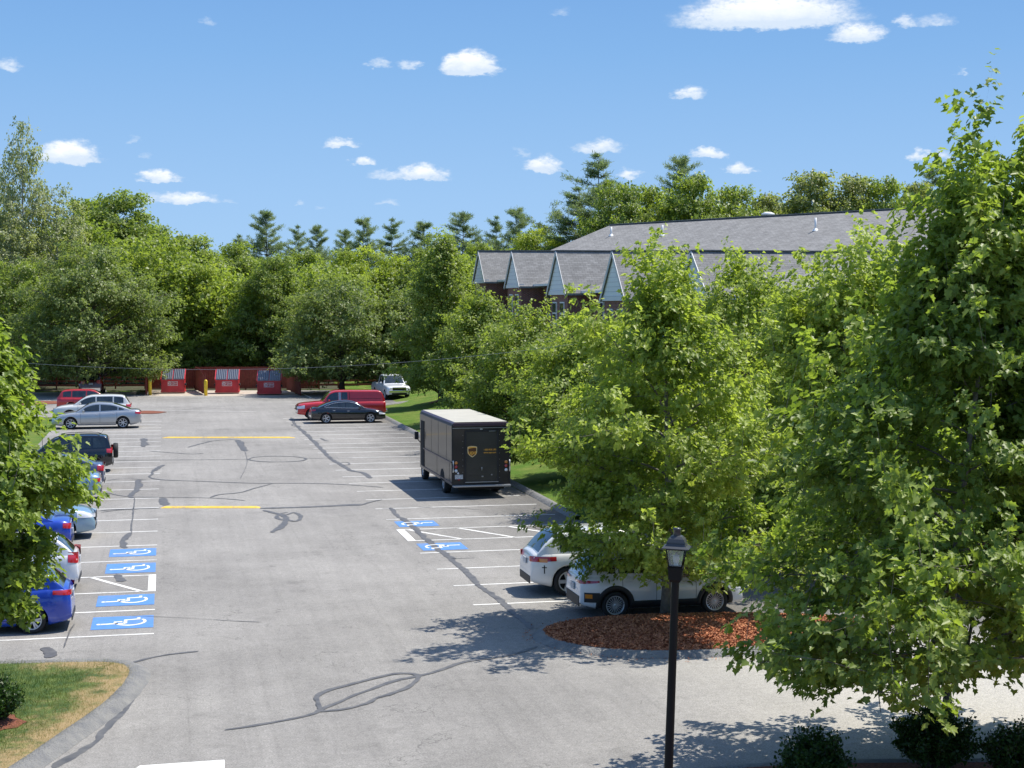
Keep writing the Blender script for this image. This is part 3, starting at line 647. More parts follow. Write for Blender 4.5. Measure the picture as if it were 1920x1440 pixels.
def make_car(spec, name, label, cat, body_mat, group=None):
    g = dict(spec); L_, Wd, H_, r = g['L'], g['W'], g['H'], g['r']; xr, xf = g['ax']; zs = g.get('zs', .22)
    top = pchip(g['top']); roof = pchip(g['roof']); x0r, x1r = g['roof'][0][0], g['roof'][-1][0]
    pf, df, pr, dr = g.get('pf', .26), g.get('df', .75), g.get('pr', .16), g.get('dr', .45)
    def w(x):
        k = 0
        if x > L_ / 2 - df: k = pf * ((x - (L_ / 2 - df)) / df) ** 2.4
        if x < -L_ / 2 + dr: k = pr * ((-L_ / 2 + dr - x) / dr) ** 2.4
        return Wd / 2 * (1 - k)
    def by(x, z):
        t = (z - zs) / max(.05, top(x) - zs); return w(x) * PROF(min(1, max(0, t)))
    Ra = r + .045
    def zb(x):
        for xa in (xr, xf):
            if abs(x - xa) < Ra: return r + math.sqrt(max(0, Ra * Ra - (x - xa) ** 2)) * .99
        e = 0
        if x > L_ / 2 - .5: e = .06 * (x - L_ / 2 + .5) / .5
        if x < -L_ / 2 + .5: e = .12 * (-L_ / 2 + .5 - x) / .5
        return zs - .02 + e
    root = empty(name, label=label, cat=cat, group=group)
    xs = set(np.linspace(-L_ / 2, L_ / 2, 50).round(4))
    for e in (-L_ / 2, L_ / 2):
        for d in (.015, .04, .08, .14, .22): xs.add(round(e - math.copysign(d, e), 4))
    for xa in (xr, xf):
        xs = {x for x in xs if abs(abs(x - xa) - Ra) > .012}
        for k in range(1, 16): xs.add(round(xa + Ra * math.cos(math.pi * k / 16), 4))
        xs |= {round(xa - Ra + .001, 4), round(xa - Ra - .001, 4), round(xa + Ra - .001, 4), round(xa + Ra + .001, 4)}
    xs = sorted(xs); rows = []
    for x in xs:
        z0, z1 = zb(x), top(x); ed = min(L_ / 2 - abs(x), .1) / .1; z0 += (1 - ed) ** 2 * .04; pts = []
        for t in (0, .06, .16, .3, .45, .6, .74, .86, .94, 1): z = z0 + (z1 - z0) * t; pts.append((by(x, z) * (1 if t else .97), z))
        crown = g.get('crown', .035); yt = pts[-1][0]
        for f in (.8, .5, .2): pts.append((yt * f, z1 + crown * (1 - f * f) * min(1, ed + .2)))
        half = [(x, y, z) for y, z in pts]; rows.append([(x, 0, z0)] + half + [(x, 0, z1 + crown * min(1, ed + .2))] + [(x, -y, z) for x_, y, z in half[::-1]] + [(x, 0, z0)])
    b = MB(); b.grid(rows)
    nv = len(rows[0])
    for i in range(len(rows) - 1):
        for j in (0, nv - 2): b.m[i * (nv - 1) + j] = 1
    b.add(rows[0][:-1], [tuple(range(nv - 1))], 2 if g.get('dark_ends') else 0); b.add(rows[-1][:-1], [tuple(range(nv - 1))], 0)
    b.build('body', [M[body_mat], M['under'], M['black_plastic']], root)
    # floor pan so no light shows through
    u = MB(); u.box((0, 0, zs + .06), (L_ * .9, Wd * .6, .1)); u.build('underbody', M['under'], root)
    # ---- cabin
    TH = math.tan(R(g.get('tumble', 19)))
    def zbelt(x): return top(x)
    def gy(x, z): return min(.885 * w(x), .885 * Wd / 2) - (z - zbelt(x)) * TH
    def gsec(x):
        zr = roof(x); z0 = zbelt(x) - .03; hc = min(.09, .45 * max(.001, zr - z0)); pts = []
        for t in (0, .35, .7, 1): z = z0 + (zr - hc - z0) * t; pts.append((gy(x, z), z))
        yk = pts[-1][0]
        for a in (30, 60, 90): pts.append((yk - hc * .9 * (1 - math.cos(R(a))) , zr - hc + hc * math.sin(R(a)) * .98))
        yc = pts[-1][0]; 
        for f in (.7, .35): pts.append((yc * f, zr - .002 + .03 * (1 - f * f)))
        return pts, yc, zr
    rows = []
    gx = sorted(set(list(np.linspace(x0r, x1r, 44).round(4)) + [round(x0r + .01, 4), round(x0r + .03, 4)]))
    for x in gx:
        pts, yc, zr = gsec(x); half = [(x, y, z) for y, z in pts]; rows.append(half + [(x, 0, zr + .028)] + [(x, -y, z) for x_, y, z in half[::-1]])
    c = MB(); c.grid(rows); n_ = len(rows[0]); c.add(rows[0], [tuple(range(n_))]); c.build('roof', M[body_mat], root)
    # ---- glass: each side window a mesh of its own
    wins = g['wins']
    for s in (1, -1):
        for (a, e) in wins:
            P = []
            for x in np.linspace(a, e, 14):
                zr = roof(x); lo = zbelt(x) + .045; hi = zr - .105
                if hi - lo < .015: hi = lo + .015
                P.append([(x, s * (gy(x, z) + .006), z) for z in np.linspace(lo, hi, 5)])
            q = MB(); q.grid(P, flip=(s < 0)); q.build('side_window', M['car_glass'], root)
        if g.get('chrome_trim'):
            t = MB(); pts = []
            a, e = min(w_[0] for w_ in wins), max(w_[1] for w_ in wins)
            for x in np.linspace(a - .04, e + .05, 26): zr = roof(x); pts.append((x, s * (gy(x, max(zbelt(x) + .04, zr - .09)) + .010), max(zbelt(x) + .04, zr - .09)))
            t.tube(pts, .016, 5)
            t.tube([(x, s * (gy(x, zbelt(x) + .03) + .012), zbelt(x) + .03) for x in np.linspace(a - .04, e + .05, 12)], .014, 5)
            t.build('window_trim', M['chrome'], root)
    def topglass(name, xa, xb, fr):
        P = []
        for x in np.linspace(xa, xb, 9):
            pts, yc, zr = gsec(x); P.append([(x, yc * fr * f, zr + .034 * (1 - (f * fr) ** 2) + .003 - .002) for f in np.linspace(-1, 1, 9)])
        q = MB(); q.grid(P); return q.build(name, M['car_glass'], root)
    if g.get('ws'): topglass('windshield', *g['ws'], .97)
    if g.get('rw'): topglass('rear_window', *g['rw'], .92)
    # ---- shut lines, handles, mirrors
    for s in (1, -1):
        d = MB(); x0, x1 = g['doors'][0], g['doors'][-1]
        for x in g['doors']: d.grid([[(x + dx, s * (by(x, z) + .0035), z) for z in np.linspace(zs + .12, top(x) - .02, 12)] for dx in (-.005, .005)], smooth=False)
        d.grid([[(x, s * (by(x, zs + .12 + dz) + .0035), zs + .12 + dz) for x in np.linspace(x0, x1, 20)] for dz in (-.005, .005)], smooth=False)
        d.build('door_seam', M['under'], root)
    for s in (1, -1):
        for x in g['handles']:
            z = top(x) - .15; h = MB(); h.box((x, s * (by(x, z) + .018), z), (.17, .03, .028), bev=.01); h.build('door_handle', M[g.get('hmat', body_mat)], root)
        xm = x1r - .42; zm = top(xm) + .10; mm = MB(); mm.box((xm, s * (w(xm) * .93 + .10), zm), (.13, .20, .13), bev=.045); mm.build('mirror', M[g.get('mmat', body_mat)], root)
    # ---- lamps
    def side_patch(name, xa, xb, za, zc, m_, off=.008, wrap=None, za2=None, zc2=None):
        za2 = za if za2 is None else za2; zc2 = zc if zc2 is None else zc2
        for s in (1, -1):
            P = []
            for i, x in enumerate(np.linspace(xa, xb, 12)):
                f = i / 11; lo = za + (za2 - za) * f; hi = zc + (zc2 - zc) * f
                P.append([(x, s * (by(x, z) + off), z) for z in np.linspace(lo, hi, 6)])
            e = xb
            if wrap:       # carry the lens round the end of the body
                x = xb; sg = 1 if xb > 0 else -1
                lo, hi = za2, zc2; y1 = by(x, lo)
                for k in range(1, 6):
                    f = k / 5; P.append([(x + sg * off * min(1, f * 3), s * (by(x, z) + off - f * wrap), z) for z in np.linspace(lo + .02 * f, hi - .02 * f, 6)])
            q = MB(); q.grid(P, flip=(s < 0)); q.build(name, M[m_], root)
    hz = g['head']; tz = g['tail']
    side_patch('headlight', hz[0], L_ / 2, hz[1], hz[2], 'headlamp', wrap=.22, za2=hz[1] - .02, zc2=hz[2] - .10)
    side_patch('taillight', tz[0], -L_ / 2, tz[1] + .04, tz[2], g.get('tailmat', 'tail_red'), wrap=tz[3], za2=tz[1], zc2=tz[2] - .01)
    k = MB(); fw = w(L_ / 2) * .95
    if g.get('grille', True):
        k.box((L_ / 2 + .004, 0, (hz[1] + hz[2]) / 2 - .14), (.03, fw * 1.35, g.get('gh', .20)), bev=.01); k.build('grille', M['black_plastic'], root)
    k = MB(); k.box((L_ / 2 - .005, 0, zs + .13), (.03, fw * 1.5, .13), bev=.01); k.build('lower_grille', M['black_plastic'], root)
    k = MB(); k.box((-L_ / 2 - .002, 0, zs + .04 + g.get('rbh', .12) / 2), (.024, w(-L_ / 2) * 1.72, g.get('rbh', .12)), bev=.008); k.build('rear_valance', M[g.get('rbm', 'black_plastic')], root)
    k = MB(); pz = g.get('pz', .72); k.box((-L_ / 2 - .012, 0, pz), (.02, .31, .16)); k.build('license_plate', M['plate'], root)
    k = MB(); k.box((L_ / 2 + .03, 0, zs + .27), (.02, .31, .15)); k.build('license_plate', M['plate'], root)
    for xa in (xr, xf):
        for s in (1, -1): make_wheel(root, xa, s * (Wd / 2 - .125), r, s, g.get('spokes', 5), g.get('double', False), g.get('rimmat', 'rim'))
    if g.get('rack'):
        for s in (1, -1):
            t = MB(); xs_ = np.linspace(g['rack'][0], g['rack'][1], 14); pts = []
            for i, x in enumerate(xs_): pts.append((x, s * Wd * .335, roof(x) + (.0 if i in (0, 13) else .05)))
            t.tube(pts, .018, 6); t.build('roof_rail', M['black_plastic'], root)
    if g.get('clad'):
        for s in (1, -1):
            t = MB()
            for xa in (xr, xf):
                P = []
                for k in range(25):
                    a = math.pi * (k / 24) * 1.12 - .06 * math.pi
                    P.append([(xa + math.cos(a) * (Ra + e), s * (by(xa + math.cos(a) * (Ra + e), max(zs, r + math.sin(a) * (Ra + e))) + o_), max(zs - .01, r + math.sin(a) * (Ra + e))) for e, o_ in ((-.01, .0), (-.005, .012), (g['clad'] * .9, .012), (g['clad'], .0))])
                t.grid(P)
            P = [[(x, s * (by(x, z) + o_), z) for z, o_ in ((zs - .01, .0), (zs + .02, .015), (zs + .16, .015), (zs + .18, .0))] for x in np.linspace(xr + Ra, xf - Ra, 16)]
            t.grid(P); t.build('cladding', M['black_plastic'], root)
    root['_L'] = L_
    return root, dict(by=by, top=top, roof=roof, w=w, gy=gy, zbelt=zbelt)

SEDAN = dict(L=4.86, W=1.86, H=1.46, r=.335, ax=(-1.45, 1.40), zs=.22, top=[(-2.43, .60), (-2.42, .86), (-2.36, .98), (-2.1, 1.03), (-1.2, 1.0), (0, .95), (1.0, .93), (1.6, .87), (2.1, .76), (2.34, .64), (2.43, .50)],
             roof=[(-1.92, 1.03), (-1.3, 1.28), (-.75, 1.42), (-.1, 1.46), (.35, 1.39), (1.12, .94)], wins=[(-1.52, -1.22), (-1.16, -.24), (-.16, .78)], ws=(.42, 1.08), rw=(-1.86, -.95),
             doors=(-1.12, -.2, .86), handles=(-.95, -.02), head=(1.95, .56, .70), tail=(-2.12, .80, .94, .30), spokes=7, pz=.62)
SUV = dict(L=4.62, W=1.86, H=1.68, r=.35, ax=(-1.35, 1.33), zs=.26, top=[(-2.31, .55), (-2.30, .90), (-2.24, 1.06), (-2.0, 1.10), (-1, 1.08), (.9, 1.03), (1.5, .99), (2.0, .90), (2.24, .74), (2.31, .55)],
           roof=[(-2.22, 1.07), (-2.08, 1.33), (-1.92, 1.56), (-1.7, 1.64), (-1, 1.68), (-.1, 1.67), (.32, 1.58), (1.12, 1.03)], wins=[(-1.86, -1.30), (-1.22, -.28), (-.2, .74)], ws=(.4, 1.08), rw=(-2.20, -1.93), tumble=15,
           doors=(-1.16, -.24, .84), handles=(-1.0, -.06), head=(1.85, .70, .86), tail=(-2.02, .86, 1.06, .22), spokes=5, pz=.80, gh=.26)
HATCH = dict(SUV, L=4.2, W=1.72, H=1.50, r=.315, ax=(-1.22, 1.24), zs=.2, top=[(-2.1, .5), (-2.09, .82), (-2.03, .98), (-1.8, 1.02), (-1, 1.0), (.8, .95), (1.4, .88), (1.85, .76), (2.04, .62), (2.1, .48)],
             roof=[(-2.0, 1.0), (-1.72, 1.28), (-1.5, 1.42), (-.9, 1.49), (-.1, 1.50), (.3, 1.42), (1.05, .96)], wins=[(-1.55, -1.18), (-1.1, -.24), (-.16, .7)], ws=(.36, 1.02), rw=(-1.97, -1.56), doors=(-1.05, -.2, .8), handles=(-.9, -.02),
             head=(1.6, .6, .76), tail=(-1.84, .80, .98, .2), spokes=6)
def place(root, rear_px=None, front_px=None, base=800, nose=1, W_=1.86, scale=1, near=0.0):
    """camera-side tyres stand on photo row `base`; one end of the car at the given column"""
    L_ = root['_L'] * scale; p = at(rear_px if rear_px is not None else front_px, base)
    ex = p.x; y = p.y + W_ * scale / 2 - near
    cx = ex + (nose * L_ / 2 if rear_px is not None else -nose * L_ / 2)
    root.location = (cx, y, 0); root.rotation_euler = (0, 0, 0 if nose > 0 else math.pi); root.scale = (scale,) * 3
    del root['_L']
    return root

PARKED = 'cars parked in the marked bays'
c, _ = make_car(dict(SUV, rack=None), 'sport_utility_vehicle', 'bright red hatch-backed SUV behind the pearl SUV, its tail pointing left', 'SUV', 'paint_red', PARKED); place(c, rear_px=106, base=772, nose=1); c.scale.z = .92
c, _ = make_car(dict(SUV, mmat='paint_pearl'), 'sport_utility_vehicle', 'pearl white SUV between the red SUV and the silver sedan, tail towards the aisle', 'SUV', 'paint_pearl', PARKED); place(c, rear_px=246, base=787, nose=-1, scale=1.08); c.scale.z = .98
c, _ = make_car(dict(SEDAN, hmat='chrome'), 'sedan', 'shiny silver four-door sedan, all of its left side in view', 'sedan', 'paint_silver', PARKED); place(c, rear_px=264, base=803, nose=-1, scale=1.09)
c, fn = make_car(dict(SUV, L=4.3, top=[(-2.15, .55), (-2.14, .95), (-2.1, 1.08), (-1.9, 1.10), (-1, 1.08), (.9, 1.03), (1.5, .99), (1.9, .90), (2.1, .74), (2.15, .55)], roof=[(-2.08, 1.08), (-2.0, 1.40), (-1.9, 1.60), (-1.7, 1.66), (-1, 1.69), (-.1, 1.67), (.32, 1.58), (1.12, 1.03)],
                      ax=(-1.28, 1.3), wins=[(-1.85, -1.30), (-1.22, -.28), (-.2, .74)], rw=(-2.07, -1.92), tail=(-1.9, .88, 1.15, .16), rack=(-1.6, .2), double=False, pz=.55), 'sport_utility_vehicle', 'black SUV with a covered spare wheel on its tailgate', 'SUV', 'paint_black', PARKED)
sp = MB(); sp.lathe([(.001, -.10), (.31, -.10), (.345, -.06), (.35, .06), (.32, .11), (.001, .12)], 30, axis='X', c=(-2.28, .0, .93)); sp.build('spare_wheel', M['tyre'], c)
t = MB(); t.tube([(-1.6, -.5, 1.66), (-1.78, -.5, 1.92)], .006, 4); t.build('antenna', M['black_plastic'], c)
place(c, rear_px=211, base=886, nose=-1)
c, _ = make_car(dict(SEDAN, L=4.63, tail=(-2.05, .78, 1.02, .42), top=[(-2.315, .60), (-2.30, .86), (-2.25, 1.02), (-2.0, 1.06), (-1.2, 1.02), (0, .95), (1.0, .93), (1.6, .87), (2.0, .76), (2.24, .64), (2.315, .50)], roof=[(-2.0, 1.05), (-1.3, 1.30), (-.75, 1.41), (-.1, 1.43), (.35, 1.37), (1.12, .94)], head=(1.9, .56, .70)), 'sedan', 'slate violet sedan with C-shaped red tail lamps beside the black SUV', 'sedan', 'paint_slate', PARKED); place(c, rear_px=195, base=919, nose=-1)
c, _ = make_car(dict(SEDAN, L=4.7, ax=(-1.4, 1.36), tail=(-2.15, .76, .92, .34), top=[(-2.35, .60), (-2.34, .86), (-2.28, .98), (-2.02, 1.03), (-1.2, 1.0), (0, .95), (1.0, .93), (1.6, .87), (2.1, .76), (2.28, .64), (2.35, .50)], rbh=.2, head=(1.9, .56, .70)), 'sedan', 'pale blue sedan backed against the leaves next to the slate violet sedan', 'sedan', 'paint_light_blue', PARKED); place(c, rear_px=188, base=941, nose=-1)
c, _ = make_car(dict(SUV, head=(1.75, .72, .92), zs=.24, pf=.3, df=.95), 'sport_utility_vehicle', 'ice blue crossover parked nose out, clear headlamp showing past the leaves', 'SUV', 'paint_ice_blue', PARKED); place(c, front_px=178, base=1012, nose=1)
c, _ = make_car(dict(SEDAN, tail=(-2.2, .78, .96, .3)), 'sedan', 'blue sedan mostly hidden by leaves between the ice blue crossover and the white hatchback', 'sedan', 'paint_blue', PARKED); place(c, rear_px=133, base=1040, nose=-1)
c, _ = make_car(dict(HATCH, tail=(-1.84, .78, 1.08, .2), pf=.26), 'hatchback', 'white hatchback half hidden by leaves beside the bright blue hatchback', 'hatchback', 'paint_white', PARKED); place(c, rear_px=147, base=1112, nose=-1, W_=1.72)
c, _ = make_car(dict(HATCH, L=4.3, ax=(-1.27, 1.3), top=[(-2.15, .5), (-2.14, .8), (-2.06, .98), (-1.85, 1.04), (-1, 1.0), (.8, .95), (1.4, .88), (1.9, .76), (2.1, .62), (2.15, .48)], head=(1.65, .6, .76), tail=(-1.74, .86, .99, .22), spokes=6, double=True, rimmat='rim', tumble=17), 'hatchback', 'bright blue hatchback nearest the camera on the left, wheel cover in full view', 'hatchback', 'paint_blue', PARKED); place(c, rear_px=134, base=1186, nose=-1, W_=1.72)

c, _ = make_car(dict(SUV, pz=.85, rbm='chrome', rbh=.26, tail=(-2.05, .86, 1.16, .26)), 'sport_utility_vehicle', 'dark maroon SUV parked against the rail fence, tail to the camera under the big tree', 'SUV', 'paint_maroon', PARKED)
p = at(171, 741); c.location = (p.x, p.y + 2.4, 0); c.rotation_euler = (0, 0, math.pi / 2); c.scale = (1.12,) * 3; del c['_L']

PICK = dict(L=5.85, W=2.0, H=1.93, r=.40, ax=(-1.55, 1.95), zs=.38, top=[(-2.925, .62), (-2.91, 1.10), (-2.86, 1.20), (-2, 1.22), (0, 1.20), (1.2, 1.20), (2.0, 1.15), (2.7, 1.06), (2.89, .92), (2.925, .62)],
            roof=[(-2.90, 1.16), (-2.76, 1.60), (-2.62, 1.84), (-2.4, 1.90), (-1.0, 1.92), (-.6, 1.93), (.3, 1.93), (.68, 1.84), (1.28, 1.20)], wins=[(-.38, .02), (.24, .98)], ws=(.72, 1.24), rw=(-2.86, -2.66), tumble=11,
            doors=(.14, 1.12), handles=(.32,), head=(2.45, .80, 1.02), tail=(-2.80, .80, 1.12, .12), spokes=6, pf=.14, df=.5, pr=.06, dr=.2, pz=.66, gh=.3, rbm='chrome')
c, fn = make_car(PICK, 'pickup_truck', 'red pickup truck with a matching bed cap behind the black sedan', 'pickup truck', 'paint_dark_red', PARKED)
for s in (1, -1):
    t = MB(); P = [[(x, s * (fn['by'](x, 1.0 - e) + .006), 1.0 - e) for e in (0, .012)] for x in np.linspace(-2.7, -.6, 8)]
    t.grid([[(x, s * (fn['gy'](x, z) + .008), z) for z in (1.38, 1.40)] for x in np.linspace(-2.62, -.56, 10)])
    t.grid([[(xx, s * (fn['gy'](-.52, z) + .008), z) for z in np.linspace(1.24, 1.82, 6)] for xx in (-.53, -.50)])
    t.build('cap_seam', M['under'], c)
t = MB(); t.box((2.93, 0, .62), (.12, 1.8, .22), bev=.04); t.build('bumper', M['chrome'], c)
t = MB(); t.box((-2.98, 0, .60), (.14, 1.8, .18), bev=.04); t.build('bumper', M['chrome'], c)
for s in (1, -1):
    t = MB(); t.grid([[(x, s * (fn['gy'](x, z) + .007), z) for z in np.linspace(1.26, 1.82, 5)] for x in (.05, .21)]); t.build('door_pillar', M['steel'], c)
place(c, front_px=558, base=789, nose=-1, W_=2.0)
c, _ = make_car(dict(SEDAN, chrome_trim=True, hmat='chrome', spokes=5, double=True, L=4.8, top=[(-2.4, .60), (-2.39, .86), (-2.33, .98), (-2.1, 1.03), (-1.2, 1.0), (0, .95), (1.0, .93), (1.6, .87), (2.1, .76), (2.32, .64), (2.4, .50)]), 'sedan', 'black four-door sedan with chrome window trim in front of the red pickup', 'sedan', 'paint_black', PARKED); place(c, rear_px=584, base=795, nose=1)
c, fn = make_car(dict(PICK, roof=[(-.75, 1.2), (-.68, 1.7), (-.55, 1.9), (-.2, 1.95), (.3, 1.95), (.68, 1.86), (1.28, 1.20)], rw=None, wins=[(-.42, .12), (.22, .98)], head=(2.5, .92, 1.04), gh=.36), 'pickup_truck', 'white pickup truck facing the camera beside the rail fence', 'pickup truck', 'paint_white', PARKED)
t = MB(); t.box((2.95, 0, .70), (.10, 1.75, .16), bev=.03); t.box((2.95, 0, .96), (.05, 1.5, .035)); t.build('chrome_bar', M['chrome'], c)
t = MB(); t.box((-1.8, 0, 1.262), (2.0, 1.5, .03)); t.build('bed_cover', M['black_plastic'], c)
p = at(748, 750); c.location = (p.x - .25, p.y + 2.8, 0); c.rotation_euler = (0, 0, R(-84.6)); del c['_L']

MUR = dict(SUV, L=4.75, W=1.90, H=1.70, r=.385, ax=(-1.42, 1.42), zs=.27, pr=.30, dr=.75, rbh=.2,
           top=[(-2.375, .58), (-2.35, .92), (-2.26, 1.07), (-2.0, 1.13), (-1, 1.12), (.9, 1.06), (1.5, 1.02), (2.0, .92), (2.3, .76), (2.375, .55)],
           roof=[(-2.20, 1.10), (-1.98, 1.36), (-1.72, 1.56), (-1.5, 1.63), (-1, 1.68), (-.1, 1.69), (.32, 1.60), (1.16, 1.07)], wins=[(-1.62, -1.28), (-1.2, -.28), (-.2, .78)], ws=(.4, 1.12), rw=(-2.17, -1.62),
           tail=(-1.74, .90, 1.05, .10), spokes=5, pz=.86, tumble=18, crown=.04)
c, fn = make_car(MUR, 'sport_utility_vehicle', 'pearl white crossover with a small black cross on its rear corner', 'SUV', 'paint_pearl', PARKED)
cr = MB(); cx, cz = -2.06, .74
cr.grid([[(x, -(fn['by'](x, z) + .008), z) for z in np.linspace(cz - .13, cz + .09, 6)] for x in (cx - .012, cx + .012)], smooth=False)
cr.grid([[(x, -(fn['by'](x, z) + .009), z) for z in (cz + .018, cz + .042)] for x in np.linspace(cx - .06, cx + .06, 6)], smooth=False)
cr.build('cross_emblem', M['under'], c)
am = MB()
am.grid([[(x, s_ * (fn['by'](x, z) + .011), z) for z in np.linspace(.90, 1.0, 4)] for x in np.linspace(-2.18, -1.98, 6) for s_ in (-1,)]); am.build('indicator', M['amber'], c)
place(c, rear_px=1000, base=1121, nose=1, W_=1.90)
KONA = dict(SUV, L=4.2, W=1.80, H=1.57, r=.335, ax=(-1.26, 1.30), zs=.25, pr=.24, dr=.6, rbh=.26, top=[(-2.1, .55), (-2.08, .88), (-2.02, 1.0), (-1.8, 1.06), (-1, 1.05), (.8, .98), (1.4, .94), (1.85, .85), (2.05, .70), (2.1, .5)],
            roof=[(-2.0, 1.02), (-1.8, 1.27), (-1.6, 1.45), (-1.35, 1.51), (-.8, 1.55), (-.1, 1.55), (.3, 1.47), (1.05, .99)], wins=[(-1.42, -1.24), (-1.16, -.26), (-.18, .7)], ws=(.36, 1.02), rw=(-1.97, -1.5),
            doors=(-1.08, -.22, .8), handles=(-.92, -.04), head=(1.6, .62, .74), tail=(-1.66, .86, .95, .30), clad=.11, spokes=10, double=True, rimmat='rim', pz=.72, tumble=17, rack=(-1.2, .1))
c, fn = make_car(KONA, 'sport_utility_vehicle', 'small white crossover with black wheel-arch cladding beside the mulch island', 'SUV', 'paint_white', PARKED)
q = MB()
for s in (1, -1): q.grid([[(x, s * (fn['by'](x, z) + .014), z) for z in np.linspace(.42, .66, 5)] for x in np.linspace(-2.02, -1.66, 8)])
q.build('corner_cladding', M['black_plastic'], c)
for s in (1, -1):
    q = MB(); q.grid([[(x, s * (fn['by'](x, z) + .018), z) for z in np.linspace(.52, .62, 4)] for x in np.linspace(-2.0, -1.84, 6)]); q.build('rear_reflector', M['amber'], c)
t = MB(); t.box((-1.62, 0, 1.505), (.26, 1.02, .035), bev=.015); t.build('spoiler', M['paint_white'], c)
place(c, rear_px=1092, base=1164, nose=1, W_=1.80)

# ---------------------------------------------------------------- brown step van
def text_mesh(s, size, mat_, parent, loc, rot, name, ext=.004, bold=.0, align='CENTER', sx=1.0):
    cu = bpy.data.curves.new(name, 'FONT'); cu.body = s; cu.size = size; cu.extrude = ext; cu.offset = bold; cu.align_x = align; cu.align_y = 'CENTER'; cu.resolution_u = 4
    tmp = bpy.data.objects.new(name, cu); COL.objects.link(tmp)
    dg = bpy.context.evaluated_depsgraph_get(); me = bpy.data.meshes.new_from_object(tmp.evaluated_get(dg)); bpy.data.objects.remove(tmp)
    me.materials.clear(); me.materials.append(mat_)
    o = bpy.data.objects.new(name, me); link(o, parent); o.location = loc; o.rotation_euler = rot; o.scale = (sx, 1, 1); return o
def step_van():
    root = empty('delivery_van', label='tall dark brown parcel van with pale roof, gold shield on its rear door', cat='delivery van')
    L_, Wd, z0, z1 = 7.3, 2.36, .52, 3.02; x0 = -L_ / 2; x1 = L_ / 2        # x0 = rear
    sec = [(-Wd / 2, z0), (-Wd / 2, z1 - .16), (-Wd / 2 + .04, z1 - .06), (-Wd / 2 + .13, z1), (Wd / 2 - .13, z1), (Wd / 2 - .04, z1 - .06), (Wd / 2, z1 - .16), (Wd / 2, z0)]
    b = MB(); P = [[(x, y, z) for y, z in sec] for x in (x0, x1)]; b.grid(P, smooth=False)
    for k in range(len(b.m)): b.m[k] = [0, 1, 1, 2, 1, 1, 0][k]
    b.add(P[0], [tuple(range(8))], 0); b.add(P[1], [tuple(range(8))], 0); b.add([P[0][0], P[0][7], P[1][7], P[1][0]], [(0, 1, 2, 3)], 3)
    b.build('body', [M['paint_brown'], M['trim_brown'], M['van_roof'], M['under']], root)
    h = MB(); h.box((x1 + .35, 0, .95), (.8, 2.0, .85), bev=.15); h.build('hood', M['paint_brown'], root)
    w_ = MB(); w_.box((x1 + .012, 0, 2.15), (.02, 2.0, .9)); w_.build('windshield', M['car_glass'], root)
    e = MB(); e.box((x0 - .02, 0, z1 - .10), (.05, Wd - .10, .13), bev=.02); e.build('rear_header', M['trim_brown'], root)
    e = MB(); e.box((x0 - .05, 0, z1 - .235), (.02, Wd - .04, .02)); e.build('drip_rail', M['steel'], root)
    for s in (1, -1):
        t = MB()
        t.box((x0 + L_ / 2 - .4, s * (Wd / 2 + .012), 1.42), (L_ - 1.0, .03, .045)); t.box((x0 + L_ / 2 - .3, s * (Wd / 2 + .012), .62), (L_ - .8, .03, .05))
        t.build('side_rail', M['trim_brown'], root)
        t = MB(); t.box((x0 - .0, s * (Wd / 2 - .02), 1.75), (.05, .05, 2.3)); t.build('corner_trim', M['black_plastic'], root)
        for i, (zz, m_) in enumerate(((1.42, 'amber'), (1.26, 'tail_red'), (1.10, 'headlamp'))):
            t = MB(); t.lathe([(.062, 0), (.06, -.025), (.001, -.035)], 16, axis='X', c=(x0 - .004, s * 1.01, zz)); t.build(['turn_signal', 'taillight', 'reversing_lamp'][i], M[m_], root)
        t = MB(); t.tube([(x0 - .06, s * 1.14, 1.05), (x0 - .10, s * 1.14, 1.1), (x0 - .10, s * 1.14, 1.45), (x0 - .06, s * 1.14, 1.5)], .022, 6); t.build('grab_handle', M['pvc'], root)
        t = MB()
        for xx in (x0 + 1.1, x0 + 2.9, x0 + 4.5): t.box((xx, s * (Wd / 2 + .002), 2.15), (.012, .006, 1.40))
        for xx in (x0 + .5, x0 + 3.2): t.box((xx, s * (Wd / 2 + .005), .98), (.012, .006, .80))
        t.build('panel_seam', M['black_plastic'], root)
        # wheel arch dark, wheels
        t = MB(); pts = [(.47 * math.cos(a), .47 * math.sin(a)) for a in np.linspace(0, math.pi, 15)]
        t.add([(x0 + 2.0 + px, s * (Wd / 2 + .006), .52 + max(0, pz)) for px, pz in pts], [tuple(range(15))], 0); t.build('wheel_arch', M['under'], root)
        make_wheel(root, x0 + 2.0, s * (Wd / 2 - .17), .42, s, 8, False, 'steel', w=.28, rr=.6)
        make_wheel(root, x1 - .35, s * (Wd / 2 - .17), .42, s, 8, False, 'steel', w=.24, rr=.6)
        t = MB(); t.box((x1 - .72, s * (Wd / 2 + .008), 1.62), (.75, .03, 1.95)); t.build('cab_door', M['under'], root)
        t = MB(); t.box((x1 - .05, s * (Wd / 2 + .16), 1.9), (.10, .18, .34), bev=.03); t.tube([(x1 - .1, s * Wd / 2, 2.2), (x1 - .05, s * (Wd / 2 + .2), 2.15)], .02, 6); t.tube([(x1 - .1, s * Wd / 2, 1.6), (x1 - .05, s * (Wd / 2 + .2), 1.85)], .02, 6); t.build('mirror', M['black_plastic'], root)
    t = MB(); t.box((x0 - .11, 0, .50), (.24, Wd - .04, .07), bev=.015); t.build('step_bumper', M['steel'], root)
    t = MB(); t.box((x0 + .1, 0, .42), (.2, Wd - .5, .14)); t.build('underframe', M['under'], root)
    # roll-up door with frame
    dw, dz0, dz1, dy = 1.24, .66, 2.62, -.02
    f = MB()
